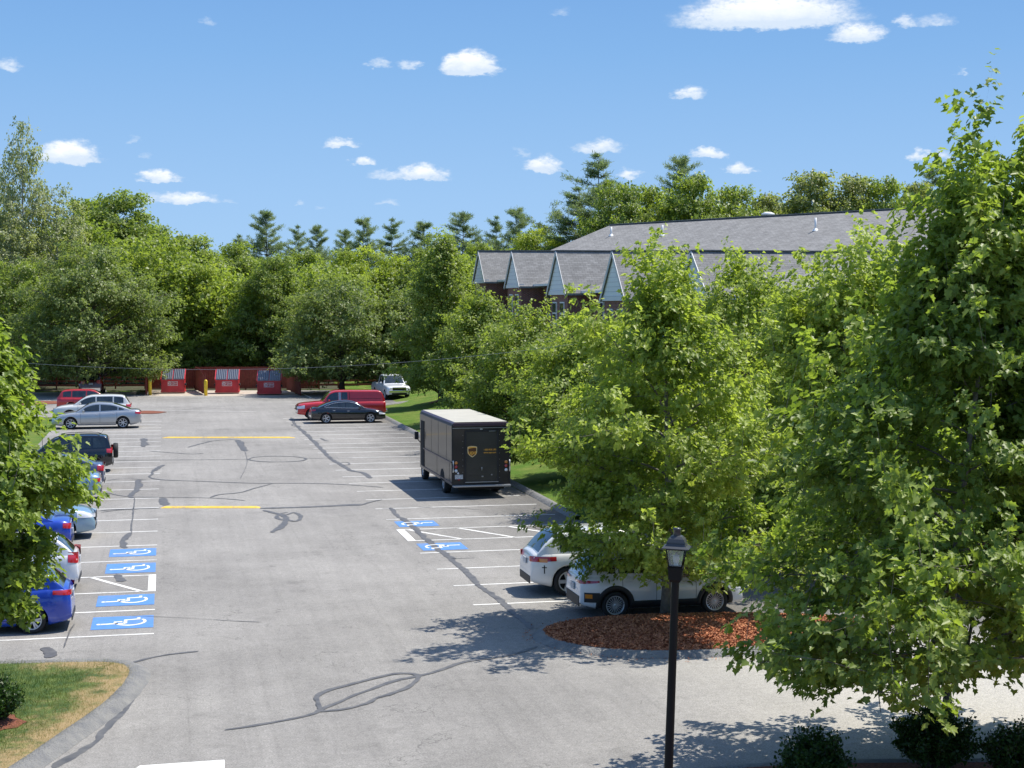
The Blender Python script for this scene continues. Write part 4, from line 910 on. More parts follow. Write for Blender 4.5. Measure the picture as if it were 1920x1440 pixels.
    for (yy, zz, sy, sz) in ((dy - dw / 2 - .035, (dz0 + dz1) / 2, .07, dz1 - dz0 + .12), (dy + dw / 2 + .035, (dz0 + dz1) / 2, .07, dz1 - dz0 + .12), (dy, dz1 + .045, dw, .07), (dy, dz0 - .03, dw, .06)): f.box((x0 - .012, yy, zz), (.045, sy, sz), bev=.008)
    f.build('door_frame', M['black_plastic'], root)
    t = MB(); t.box((x0 - .03, dy, dz0 - .02), (.05, dw + .1, .03)); t.box((x0 - .03, dy - .42, dz1 + .03), (.03, .26, .02)); t.build('door_sill', M['steel'], root)
    d = MB(); n = 8
    for k in range(n):
        za = dz0 + (dz1 - dz0) * k / n; d.box((x0 - .006, dy, za + (dz1 - dz0) / n / 2), (.016, dw, (dz1 - dz0) / n - .012))
    d.box((x0 - .001, dy, (dz0 + dz1) / 2), (.012, dw, dz1 - dz0))
    door = d.build('rear_door', M['door_brown'], root)
    # local axes on the rear face: door's left as seen from behind is +y
    def face(u, v, d_=.0): return (x0 - .018 - d_, u, v)
    # gold-edged shield
    def shield(sc, th, m_, off, name):
        pts = [(-.5, .46), (-.3, .53), (0, .56), (.3, .53), (.5, .46), (.5, -.05), (.46, -.22), (.36, -.36), (.2, -.5), (0, -.62), (-.2, -.5), (-.36, -.36), (-.46, -.22), (-.5, -.05)]
        q = MB(); q.add([face(SY - sc * p[0] * .38, SZ + sc * p[1] * .38, off) for p in pts] + [face(SY - sc * p[0] * .38, SZ + sc * p[1] * .38, 0) for p in pts],
                        [tuple(range(14))] + [(i, (i + 1) % 14, 14 + (i + 1) % 14, 14 + i) for i in range(14)]); return q.build(name, M[m_], sh)
    SY, SZ = dy + dw / 2 - .24, 1.86
    q = MB(); q.box(face(SY, SZ, .001), (.002, .1, .1)); sh = q.build('shield_emblem', M['gold_pale'], root)
    shield(1.0, 0, 'gold_pale', .004, 'shield_rim'); shield(.86, 0, 'shield_brown', .007, 'shield_field')
    q = MB(); q.add([face(SY - .38 * .88 * a, SZ + .38 * .88 * b_, .0095) for a, b_ in ((-.5, .46), (-.3, .53), (0, .56), (.3, .53), (.5, .46), (.5, .40), (.2, .42), (-.15, .38), (-.5, .30))], [tuple(range(9))]); q.build('shield_band', M['gold'], sh)
    rot = (math.pi / 2, 0, -math.pi / 2)
    text_mesh('ups', .24, M['gold'], sh, face(SY, SZ - .045, .012), rot, 'lettering', .003, .004)
    text_mesh('1 800 PICK UPS', .088, M['gold'], root, face(dy - dw / 2 + .29, 1.91, .004), rot, 'lettering', .002, .002, sx=.86)
    text_mesh('www.ups.com', .084, M['gold'], root, face(dy - dw / 2 + .29, 1.80, .004), rot, 'lettering', .002, .002, sx=1.05)
    t = MB(); t.tube([face(-.02, 1.22, .02), face(-.02, 1.10, .02)], .012, 6); t.box(face(-.02, 1.20, .01), (.03, .05, .05)); t.build('door_latch', M['steel'], root)
    t = MB(); t.box(face(-.05, .86, .01), (.03, .07, .05)); t.box(face(-.42, .92, .01), (.03, .05, .05)); t.build('door_bolt', M['steel'], root)
    t = MB(); t.box(face(0, 2.735, .01), (.02, .10, .025)); t.build('marker_lamp', M['headlamp'], root)
    t = MB(); t.box(face(.90, .86, .006), (.02, .32, .17)); t.build('license_plate', M['plate'], root)
    t = MB(); t.box(face(.90, .75, .01), (.02, .10, .03)); t.build('reflector', M['tail_red'], root)
    t = MB(); t.lathe([(.04, 0), (.001, -.02)], 12, axis='X', c=face(.93, 1.0)); t.build('plate_lamp', M['headlamp'], root)
    t = MB()
    for zz in np.linspace(.8, 2.5, 8):
        for s in (1, -1): t.box(face(s * .74, zz, -.008), (.012, .018, .018))
    t.build('rivets', M['steel'], root)
    # rear face corner: photo columns 845..957 at the roof edge
    a = ray(845, 789, 60.7); b_ = ray(957, 789, 60.2)
    root.location = ((a.x + b_.x) / 2, (a.y + b_.y) / 2 + L_ / 2 + .05, 0); root.rotation_euler = (0, 0, R(90.6))
    return root
step_van()
# ================================================================ far end: fences, bins, bollards
def bar(b, p, q, w, h, mi=0):
    p, q = Vector(p), Vector(q); d = q - p; ang = math.atan2(d.y, d.x)
    b.box((p + q) / 2, (d.length, w, h), mi, Matrix.Rotation(ang, 3, 'Z') @ Matrix.Rotation(-math.atan2(d.z, math.hypot(d.x, d.y)), 3, 'Y'))
def rail_fence(pts, label):
    root = empty('rail_fence', (*pts[0], 0), label=label, cat='fence'); o = Vector((*pts[0], 0))
    for i in range(len(pts) - 1):
        a = Vector((*pts[i], 0)) - o; c = Vector((*pts[i + 1], 0)) - o; n = max(1, round((c - a).length / 2.6))
        for k in range(n + (i == len(pts) - 2)):
            p = a + (c - a) * k / n; b = MB(); b.box(p + Vector((0, 0, .58)), (.13, .13, 1.2), bev=.02); b.build('post', M['fence_red'], root)
        for z in (.32, .68, 1.02):
            b = MB()
            for k in range(n): p = a + (c - a) * k / n; q = a + (c - a) * (k + 1) / n; u = Vector((0, 0, z + .01 * math.sin(k * 7 + z * 9))); bar(b, p + u + Vector((0, -.08, 0)), q + u + Vector((0, -.08, 0)), .04, .16)
            b.build('rail', M['fence_red_light'], root)
    return root
yb = at(300, 732).y
rail_fence([tuple(at(-60, 729)[:2]), tuple(at(272, 729)[:2])], 'low red rail fence running left of the bin enclosure behind the maroon SUV')
rail_fence([tuple(at(568, 728)[:2]), tuple(at(700, 727)[:2]), tuple(at(790, 733)[:2])], 'low red rail fence running right of the bin enclosure behind the red pickup')
def board_fence(name, a, c, h, label, caps=False, hs=None):
    a = Vector((*a[:2], 0)); c = Vector((*c[:2], 0)); root = empty(name, a, label=label, cat='fence'); d = c - a; L_ = d.length; n = int(L_ / .145); b = MB(); rnd = random.Random(int(L_ * 10))
    for k in range(n):
        f = (k + .5) / n; hh = (h + ((hs or h) - h) * max(0, (f - .55) / .45)) + rnd.uniform(-.02, .02); p = d * f
        b.box(p + Vector((0, 0, hh / 2 + .05)), (L_ / n * .93, .03, hh - .1), 0, Matrix.Rotation(math.atan2(d.y, d.x), 3, 'Z'))
    b.build('boards', M['fence_red'], root); nn = Vector((-d.y, d.x, 0)).normalized()
    m_ = max(1, round(L_ / 2.4))
    for k in range(m_ + 1):
        q = MB(); q.box(d * k / m_ + nn * .07 + Vector((0, 0, h * .5)), (.11, .11, (h if k < m_ else (hs or h)) + .02)); q.build('post', M['fence_red'], root)
    for z in (.35, h * .5, (hs or h) - .25):
        q = MB(); bar(q, nn * .045 + Vector((0, 0, z)), d + nn * .045 + Vector((0, 0, z)), .04, .09); q.build('rail', M['fence_red_light'], root)
    return root
e0 = at(276, 731.5); e1 = at(366, 731); e2 = at(552, 731)
board_fence('board_fence', (e0.x, e0.y), (e1.x, e1.y), 1.9, 'red board fence behind the leftmost bin')
board_fence('board_fence', (e1.x + .1, e1.y), (e2.x + 2.2, e2.y), 2.05, 'long red board fence closing the enclosure behind the middle and right bins')
f1 = at(384, 741); board_fence('board_fence', (e1.x, e1.y - .15), (f1.x, f1.y), 2.05, 'red board divider with stepped end between the leftmost and middle bins', hs=1.55)
f2 = at(562, 742); g2 = at(531, 732); board_fence('board_fence', (g2.x + .3, g2.y), (f2.x, f2.y), 1.7, 'red board screen closing the right end of the bin enclosure')
f3 = at(273, 741); board_fence('board_fence', (e0.x, e0.y - .1), (f3.x, f3.y), 1.7, 'dark red board screen at the left end of the bin enclosure')
pad = [at(280, 743), at(396, 743), at(404, 743), at(560, 742), at(548, 732), at(280, 732)]
sheet('concrete_pad', [p[:2] for p in pad], .006, M['concrete'])

def dumpster():
    root = empty('dumpster'); w = 1.95
    # front at -Y; side profile (y,z)
    prof = [(-.85, .12), (-.85, 1.18), (.85, 1.95), (.85, .12)]
    b = MB(); vs = [(-w / 2, y, z) for y, z in prof] + [(w / 2, y, z) for y, z in prof]
    b.add(vs, [(0, 1, 2, 3), (7, 6, 5, 4), (0, 4, 5, 1), (3, 2, 6, 7), (0, 3, 7, 4), (1, 5, 6, 2)])
    b.box((0, -.88, 1.15), (w + .06, .07, .10)); b.box((0, -.87, .16), (w + .02, .05, .10))
    for x in (-w / 2 + .04, -w * .17, w * .17, w / 2 - .04): b.box((x, -.868, .65), (.06, .04, .95))
    for s in (1, -1):
        b.box((s * (w / 2 + .03), 0, .18), (.05, 1.7, .1)); bar(b, (s * (w / 2 + .02), -.86, 1.22), (s * (w / 2 + .02), .86, 2.0), .07, .09)
    b.box((0, .87, 2.0), (w + .1, .08, .09)); b.build('bin', M['dumpster_red'], root)
    for s in (1, -1):
        q = MB(); q.box((s * (w / 2 + .07), -.35, .78), (.12, .9, .16)); q.build('fork_pocket', M['black_plastic'], root)
        l = MB(); n = 6; x0 = s * .03 if s > 0 else -w / 2 + .03; lw = w / 2 - .06
        P = []
        for k in range(n * 6 + 1):
            x = x0 + lw * k / (n * 6); ph = (k % 6) / 6; hgt = .0 if ph in (0, 1 / 6, 2 / 6) else .055
            P.append([(x, -.86 + t * 1.68, 1.20 + t * .762 + hgt + .03) for t in (0, .25, .5, .75, 1)])
        l.grid(P, smooth=False)
        for q_ in range(len(l.m)): l.m[q_] = 1 if ((q_ // 4) % 6) in (3, 4) else 0  # paler stripes paint the glare along the rib tops
        l.box((x0 + lw / 2, -.88, 1.24), (lw, .03, .07), 1); l.build('lid', [M['lid_black'], M['lid_glare']], root)
    for z, x in ((.40, -.45), (.40, .45)):
        pass
    p = MB(); fw, fh = .80, .34
    for (x, z, sx, sz) in ((0, fh / 2, fw, .03), (0, -fh / 2, fw, .03), (-fw / 2, 0, .03, fh), (fw / 2, 0, .03, fh)): p.box((x, -.895, .86 + z), (sx, .01, sz))
    rnd = random.Random(4)
    p.lathe([(.13, -.898), (.09, -.8985), (.09, -.896)], 14, axis='Y', c=(-.24, 0, .88))
    for r_, (xa, xb, zz, th) in enumerate(((-.06, .12, .92, .075), (.14, .32, .90, .06), (-.02, .30, .81, .045), (-.32, -.16, .88, .05), (-.28, .10, .75, .03))):
        x = xa
        while x < xb: wd = rnd.uniform(.02, .045); p.box((x + wd / 2, -.897, zz), (wd, .008, th * rnd.uniform(.7, 1))); x += wd + .014
    p.build('sign_plate', M['label_white'], root)
    return root
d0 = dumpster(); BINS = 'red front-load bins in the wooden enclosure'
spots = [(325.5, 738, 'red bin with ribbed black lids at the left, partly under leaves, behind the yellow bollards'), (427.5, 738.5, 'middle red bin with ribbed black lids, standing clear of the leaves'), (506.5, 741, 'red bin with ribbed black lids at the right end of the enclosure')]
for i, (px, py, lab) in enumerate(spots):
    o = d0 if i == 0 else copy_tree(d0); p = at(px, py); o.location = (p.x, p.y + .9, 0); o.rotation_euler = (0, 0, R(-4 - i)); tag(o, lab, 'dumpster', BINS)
def bollard(px, py, label):
    p = at(px, py); b = MB(); b.lathe([(.0, 0), (.14, 0), (.14, 1.22), (.125, 1.28), (.08, 1.33), (.0, 1.35)], 18)
    o = b.build('bollard', M['bollard_yellow']); o.location = (p.x, p.y, 0); tag(o, label, 'bollard', 'yellow steel bollards by the bins')
bollard(281.5, 741, 'yellow bollard at the left corner of the enclosure, nearest the big tree'); bollard(386, 742, 'yellow bollard in front of the board divider between two bins')

# ================================================================ brick block with gabled bays and grey roof
def set_uv(o, planes=True):
    me = o.data; uv = me.uv_layers.new(name='UVMap')
    for p in me.polygons:
        n = p.normal; u = Vector((0, 0, 1)).cross(n)
        u = u.normalized() if u.length > .01 else Vector((1, 0, 0)); v = n.cross(u)
        for li in p.loop_indices: co = me.vertices[me.loops[li].vertex_index].co; uv.data[li].uv = (co.dot(u), co.dot(v))
def apartments():
    root = empty('apartment_building', label='brick apartment block with white gabled bays under a long grey shingle roof', cat='building')
    KX2 = 66900.0; bays = []
    for px, base_y, left, right in ((893, 525, 880, 915), (955, 533, 942, 970), (1037.5, 545, 1020, 1056), (1142.5, 555, 1121, 1168), (1290, 553, 1262, 1325)):
        Z = KX2 / (px - 312); a = ray(px, 470, Z); bays.append((a.x, a.y, a.z, CAM_Z + (570 - base_y) * Z / F))
    n = len(bays); ln = 16.0; hw = 2.15
    roofb = MB(); trimb = MB()
    for i, (x, y, zr, ze) in enumerate(bays):
        bx = x + .25; hw_ = hw; ze = min(ze, zr - 2.0); g = terr(x + 5, y)
        # gable wall (faces the car park)
        w_ = MB(); w_.add([(bx, y - hw_, ze), (bx, y + hw_, ze), (bx, y, zr - .06), (bx + .12, y - hw_, ze), (bx + .12, y + hw_, ze), (bx + .12, y, zr - .06)], [(0, 1, 2), (5, 4, 3), (0, 3, 4, 1)])
        w_.build('gable', M['clapboard'], root)
        w_ = MB(); w_.box((bx + .12, y, ze - .13), (.30, hw_ * 2 + .1, .24)); w_.build('fascia', M['soffit'], root)
        # brick storeys below
        w_ = MB(); w_.box((bx + 3.1, y, (ze - .25 + g) / 2), (6.0, hw_ * 2 - .2, ze - .25 - g)); o = w_.build('wall', M['brick'], root); set_uv(o)
        for zz in (ze - 1.35, ze - 4.1):
            for yy in (-.9, .9):
                f = MB(); f.box((bx + .09, y + yy, zz), (.10, .95, 1.35)); f.box((bx + .03, y + yy, zz - .72), (.16, 1.1, .08)); f = f.build('window', M['soffit'], root)
                gl = MB(); gl.box((bx + .05, y + yy, zz + .32), (.06, .78, .55)); gl.box((bx + .06, y + yy, zz - .32), (.06, .78, .55)); gl.build('pane', M['window_glass'], f)
        # side windows facing the camera
        for zz in (ze - 1.4, ze - 4.1):
            f = MB(); f.box((bx + 2.6, y - hw_ + .08, zz), (1.0, .10, 1.35)); f = f.build('window', M['soffit'], root)
            gl = MB(); gl.box((bx + 2.6, y - hw_ + .04, zz + .32), (.82, .08, .55)); gl.box((bx + 2.6, y - hw_ + .05, zz - .32), (.82, .08, .55)); gl.build('pane', M['window_glass'], f)
        # bay roof: two slopes with overhang and thickness
        r_ = MB(); ov = .16; sl = (zr - ze) / hw_
        far = bx + ln
        for s in (-1, 1):
            yo = y + s * (hw_ + ov); zo = ze - sl * ov
            # between bays the near slope runs down in a wide skirt over the recessed wall
            vs = [(bx - .1, y, zr), (far, y, zr), (far, yo, zo), (bx - .1, yo, zo)]
            r_.add(vs + [(v[0], v[1], v[2] - .12) for v in vs], [(0, 1, 2, 3), (7, 6, 5, 4), (0, 3, 7, 4), (3, 2, 6, 7), (1, 5, 6, 2)])
        o = r_.build('bay_roof', M['shingle'], root); set_uv(o)
        t = MB(); bar(t, (bx - .1, y, zr + .02), (far, y, zr + .02), .24, .05); t.build('ridge_cap', M['gutter'] if 0 else M['berm'], root)
        t = MB()
        for s in (-1, 1): bar(t, (bx - .12, y, zr - .10), (bx - .12, y + s * (hw_ + ov), ze - sl * ov - .10), .03, .20)
        t.build('rake_board', M['gutter'], root)
        # recessed wall and its roof slope towards the next (nearer) bay
        if i < n - 1:
            y2 = bays[i + 1][1] + hw_; yb_ = y - hw_; ym = (y2 + yb_) / 2; wd = yb_ - y2
        else: ym = y - hw_ - 3.5; wd = 7.0
        w_ = MB(); w_.box((bx + 3.6, ym, (ze - .25 + g) / 2), (4.0, wd + .02, ze - .25 - g)); o = w_.build('wall', M['brick'], root); set_uv(o)
        for zz in (ze - 1.35, ze - 4.1):
            for q in (-.25, .25):
                f = MB(); f.box((bx + 1.57, ym + q * wd, zz), (.12, 1.2, 1.4)); f.box((bx + 1.50, ym + q * wd, zz - .75), (.2, 1.35, .08)); f = f.build('window', M['soffit'], root)
                gl = MB(); gl.box((bx + 1.52, ym + q * wd, zz), (.06, 1.02, 1.2)); gl.build('pane', M['window_glass'], f)
        z_r = zr - .35; x_r = bx + 6.5
        r_ = MB(); vs = [(bx + 1.0, ym - wd / 2, ze - .05), (bx + 1.0, ym + wd / 2, ze - .05), (x_r, ym + wd / 2, z_r), (x_r, ym - wd / 2, z_r), (far - 2, ym + wd / 2, z_r - .9), (far - 2, ym - wd / 2, z_r - .9)]
        r_.add(vs + [(v[0], v[1], v[2] - .14) for v in vs], [(0, 1, 2, 3), (3, 2, 4, 5), (9, 8, 7, 6), (1, 0, 6, 7), (0, 3, 9, 6), (3, 5, 11, 9), (8, 10, 4, 2), (7, 8, 2, 1)])
        o = r_.build('bay_roof', M['shingle'], root); set_uv(o)
        t = MB(); t.box((bx + .94, ym, ze - .10), (.14, wd, .14)); t.build('gutter', M['soffit'], root)
    # ---- main roof, turned from the bays
    R1 = ray(1145, 422, 122.0); Z2 = 122.0 * (R1.z - CAM_Z) / ((570 - 390) * 122.0 / F); R2 = ray(1742, 390, (R1.z - CAM_Z) * F / 180)
    R2.z = R1.z
    rd = (R2 - R1); rd.z = 0; rd.normalize(); pd = Vector((rd.y, -rd.x, 0))
    if pd.dot(Vector((-.2, -1, 0))) < 0: pd = -pd
    slope = .40; dn = (pd - Vector((0, 0, slope)))
    def on_plane(px, py):
        d = to_cam(px, py); nrm = rd.cross(dn).normalized(); o_ = Vector((0, 0, CAM_Z)); t = (R1 - o_).dot(nrm) / d.dot(nrm); return o_ + d * t
    E1 = on_plane(1006, 480); E2 = on_plane(1575, 600)
    wdt = 11.0; E1b = R1 + dn * wdt + (-rd) * 3.0; 
    E2b = R2 + dn * ((E2 - R2).dot(pd) / 1.0) + rd * ((E2 - R2).dot(rd))
    B1 = R1 - pd * wdt - Vector((0, 0, slope * wdt)) - rd * 3; B2 = R2 - pd * wdt - Vector((0, 0, slope * wdt)) + rd * 9
    E3 = R2 + rd * 24 + pd * 4 + Vector((0, 0, -4.6))
    r_ = MB(); V = [R1, R2, E2b, E1, B1, B2, E3]
    k = 7; vs = V + [v - Vector((0, 0, .2)) for v in V]
    r_.add(vs, [(0, 1, 2, 3), (0, 3, 4), (0, 4, 5, 1), (1, 5, 6), (1, 6, 2), (10, 9, 8, 7), (3, 2, 9, 10), (4, 3, 10, 11)])
    o = r_.build('main_roof', M['shingle'], root); set_uv(o)
    t = MB(); bar(t, R1 + Vector((0, 0, .04)), R2 + Vector((0, 0, .04)), .3, .07); bar(t, R2 + Vector((0, 0, .03)), E2b + Vector((0, 0, .03)), .34, .05); t.build('ridge_cap', M['berm'], root)
    # walls under the main roof
    w_ = MB(); c_ = [E1 - rd * -1.2 - pd * .8, E2b - rd * .6 - pd * .8, B2 - rd * 1.0 + pd * .8, B1 + rd * .8 + pd * .8]
    zz = min(p.z for p in (E1, E2b)) - .3; w_.add([(p.x, p.y, 0) for p in c_] + [(p.x, p.y, zz) for p in c_], [(0, 1, 5, 4), (1, 2, 6, 5), (2, 3, 7, 6), (3, 0, 4, 7)]); o = w_.build('wall', M['brick'], root); set_uv(o)
    # vent pipes on the roof
    for px, py, h in ((1146, 442, 12), (1242, 441, 14), (1529, 432, 17)):
        p = on_plane(px, py); Z = (p - Vector((0, 0, 0))).length; t = MB(); hh = h * 1.35 * Z / F; t.tube([p - Vector((0, 0, .1)), p + Vector((0, 0, hh))], .07, 10); t.lathe([(.22, -.05), (.12, .12), (.075, .14)], 12, c=p); t.build('vent_pipe', M['pvc'], root)
    p = R1 + (R2 - R1) * .53 - pd * .5; t = MB(); t.lathe([(.32, -.2), (.34, .12), (.48, .14), (.46, .24), (.2, .34), (0, .35)], 16, c=p); t.build('roof_vent', M['pvc'], root)
    print('ROOF', R1, R2, E1, E2b)
apartments()

# ================================================================ street lamp
def street_lamp():
    top_ = ray(1266, 1090, 20.0); hb = top_.z; c_ = ray(1245, 1790, 20.0); c = Vector((c_.x, c_.y, 0))
    root = empty('street_lamp', c, R(-20), 'black post lamp with a square glass lantern in front of the mulch island', 'street lamp')
    root.rotation_euler = (Matrix.Rotation(R(1.75), 3, Vector((math.sin(YAW), math.cos(YAW), 0))) @ Matrix.Rotation(R(-25), 3, 'Z')).to_euler()
    b = MB(); b.lathe([(.14, -.0), (.14, .25), (.085, .32), (.064, .4), (.050, hb - .02), (.050, hb + .03)], 14); b.build('post', M['lamp_black'], root)
    def fr(z0, w0, z1, w1, b, mi=0):
        vs = [(x * w0, y * w0, z0) for x, y in ((-1, -1), (1, -1), (1, 1), (-1, 1))] + [(x * w1, y * w1, z1) for x, y in ((-1, -1), (1, -1), (1, 1), (-1, 1))]
        b.add(vs, [(3, 2, 1, 0), (4, 5, 6, 7)] + [(i, (i + 1) % 4, 4 + (i + 1) % 4, 4 + i) for i in range(4)], mi)
    b = MB(); fr(hb, .066, hb + .03, .075, b); fr(hb + .03, .085, hb + .17, .092, b); fr(hb + .17, .10, hb + .195, .10, b); b.build('collar', M['lamp_black'], root)
    z0, z1, w0, w1 = hb + .195, hb + .445, .084, .122
    b = MB(); fr(z0, w0 + .004, z0 + .018, w0 + .008, b); fr(z1 - .018, w1, z1, w1 + .004, b)
    for x, y in ((-1, -1), (1, -1), (1, 1), (-1, 1)): b.tube([(x * w0, y * w0, z0), (x * w1, y * w1, z1)], .008, 6)
    b2 = MB()
    b.build('lantern_frame', M['lamp_black'], root)
    for i, (x, y) in enumerate(((-1, -1), (1, -1), (1, 1), (-1, 1))):
        x2, y2 = ((1, -1), (1, 1), (-1, 1), (-1, -1))[i]; g = MB(); k = .98
        g.add([(x * w0 * k, y * w0 * k, z0 + .02), (x2 * w0 * k, y2 * w0 * k, z0 + .02), (x2 * w1 * k, y2 * w1 * k, z1 - .01), (x * w1 * k, y * w1 * k, z1 - .01)], [(0, 1, 2, 3)]); g.build('glass_pane', M['lamp_glass'], root)
    b = MB(); b.tube([(0, 0, z0), (0, 0, z0 + .05)], .03, 10); b.lathe([(.03, .05), (.045, .10), (.04, .15), (.0, .17)], 14, c=(0, 0, z0)); b.build('bulb', M['bulb'], root)
    b = MB(); fr(z1, .176, z1 + .010, .176, b)
    prof = [(z1 + .010, .172), (z1 + .035, .135), (z1 + .065, .118), (z1 + .070, .122), (z1 + .085, .120), (z1 + .125, .100), (z1 + .155, .070), (z1 + .165, .050)]
    for (a, wa), (e, we) in zip(prof[:-1], prof[1:]): fr(a, wa, e, we, b)
    b.lathe([(.045, 0), (.045, .07), (.052, .075), (.052, .10), (.0, .105)], 14, c=(0, 0, z1 + .16)); b.build('lantern_cap', M['lamp_cap'], root)
mg = bpy.data.materials.new('lamp_glass'); mg.use_nodes = True; nt = mg.node_tree; b_ = nt.nodes['Principled BSDF']; b_.inputs['Base Color'].default_value = (.75, .78, .76, 1); b_.inputs['Roughness'].default_value = .25
tr = nt.nodes.new('ShaderNodeBsdfTransparent'); tr.inputs[0].default_value = (.85, .88, .86, 1); mx = nt.nodes.new('ShaderNodeMixShader'); mx.inputs[0].default_value = .22
nt.links.new(tr.outputs[0], mx.inputs[1]); nt.links.new(b_.outputs[0], mx.inputs[2]); nt.links.new(mx.outputs[0], nt.nodes['Material Output'].inputs[0]); M['lamp_glass'] = mg
mat('bulb', (.7, .68, .62), .3)
street_lamp()
# overhead cable
b = MB(); p0 = ray(-140, 664, 62); p1 = ray(1110, 640, 62); pts = []
for k in range(41):
    f = k / 40; p = p0 + (p1 - p0) * f; p.z -= 4 * f * (1 - f) * .86; pts.append(p)
b.tube(pts, .0045, 5); tag(b.build('overhead_cable', M['steel']), 'thin overhead cable sagging across the lot between the trees', 'cable')

# ================================================================ vegetation
def rotm(n):
    """n,3,3 random frames given normals"""
    return n
def leaves_mesh(name, pos, nrm, dirv, size, tint, mat_, kind='quad', parent=None, bend=.25):
    n = len(pos); nrm = nrm / np.linalg.norm(nrm, axis=1, keepdims=True)
    side = np.cross(nrm, dirv); side /= np.maximum(1e-6, np.linalg.norm(side, axis=1, keepdims=True)); d = np.cross(side, nrm)
    if kind == 'maple': T = np.array([(0, 0), (-.08, .26), (.12, .46), (.30, .30), (.60, .42), (.66, .19), (1.02, 0), (.66, -.19), (.60, -.42), (.30, -.30), (.12, -.46), (-.08, -.26)])
    elif kind == 'quad': T = np.array([(0, 0), (.45, .38), (1.0, 0), (.45, -.38)])
    elif kind == 'needle': T = np.array([(0, .10), (1.0, .04), (1.0, -.04), (0, -.10)])
    elif kind == 'blade': T = np.array([(0, .05), (1.0, .0), (0, -.05)])
    elif kind == 'chip': T = np.array([(-.5, .22), (.5, .15), (.45, -.2), (-.5, -.15)])
    k = len(T); u = T[:, 0][None, :, None]; v = T[:, 1][None, :, None]; s = size[:, None, None]
    fold = np.abs(v) * .35 - bend * u * u
    co = pos[:, None, :] + s * (u * d[:, None, :] + v * side[:, None, :] + fold * nrm[:, None, :])
    co = co.reshape(-1, 3).astype(np.float32)
    me = bpy.data.meshes.new(name)
    if kind == 'maple':
        # two halves folded along the midrib
        F_ = np.array([[0, 1, 2, 3, 4, 5, 6], [0, 6, 7, 8, 9, 10, 11]]); fl = 7; nf = 2
    else: F_ = np.arange(k)[None, :]; fl = k; nf = 1
    idx = (np.arange(n)[:, None, None] * k + F_[None]).reshape(-1).astype(np.int32)
    me.vertices.add(len(co)); me.vertices.foreach_set('co', co.ravel())
    me.loops.add(len(idx)); me.loops.foreach_set('vertex_index', idx)
    me.polygons.add(n * nf); me.polygons.foreach_set('loop_start', np.arange(0, len(idx), fl, dtype=np.int32))
    a = me.attributes.new('tint', 'FLOAT', 'FACE'); me.update(calc_edges=True)
    a = me.attributes['tint']; a.data.foreach_set('value', np.repeat(np.clip(tint, 0, 1), nf).astype(np.float32))
    me.materials.append(M[mat_]); o = bpy.data.objects.new(name, me)
    return link(o, parent)

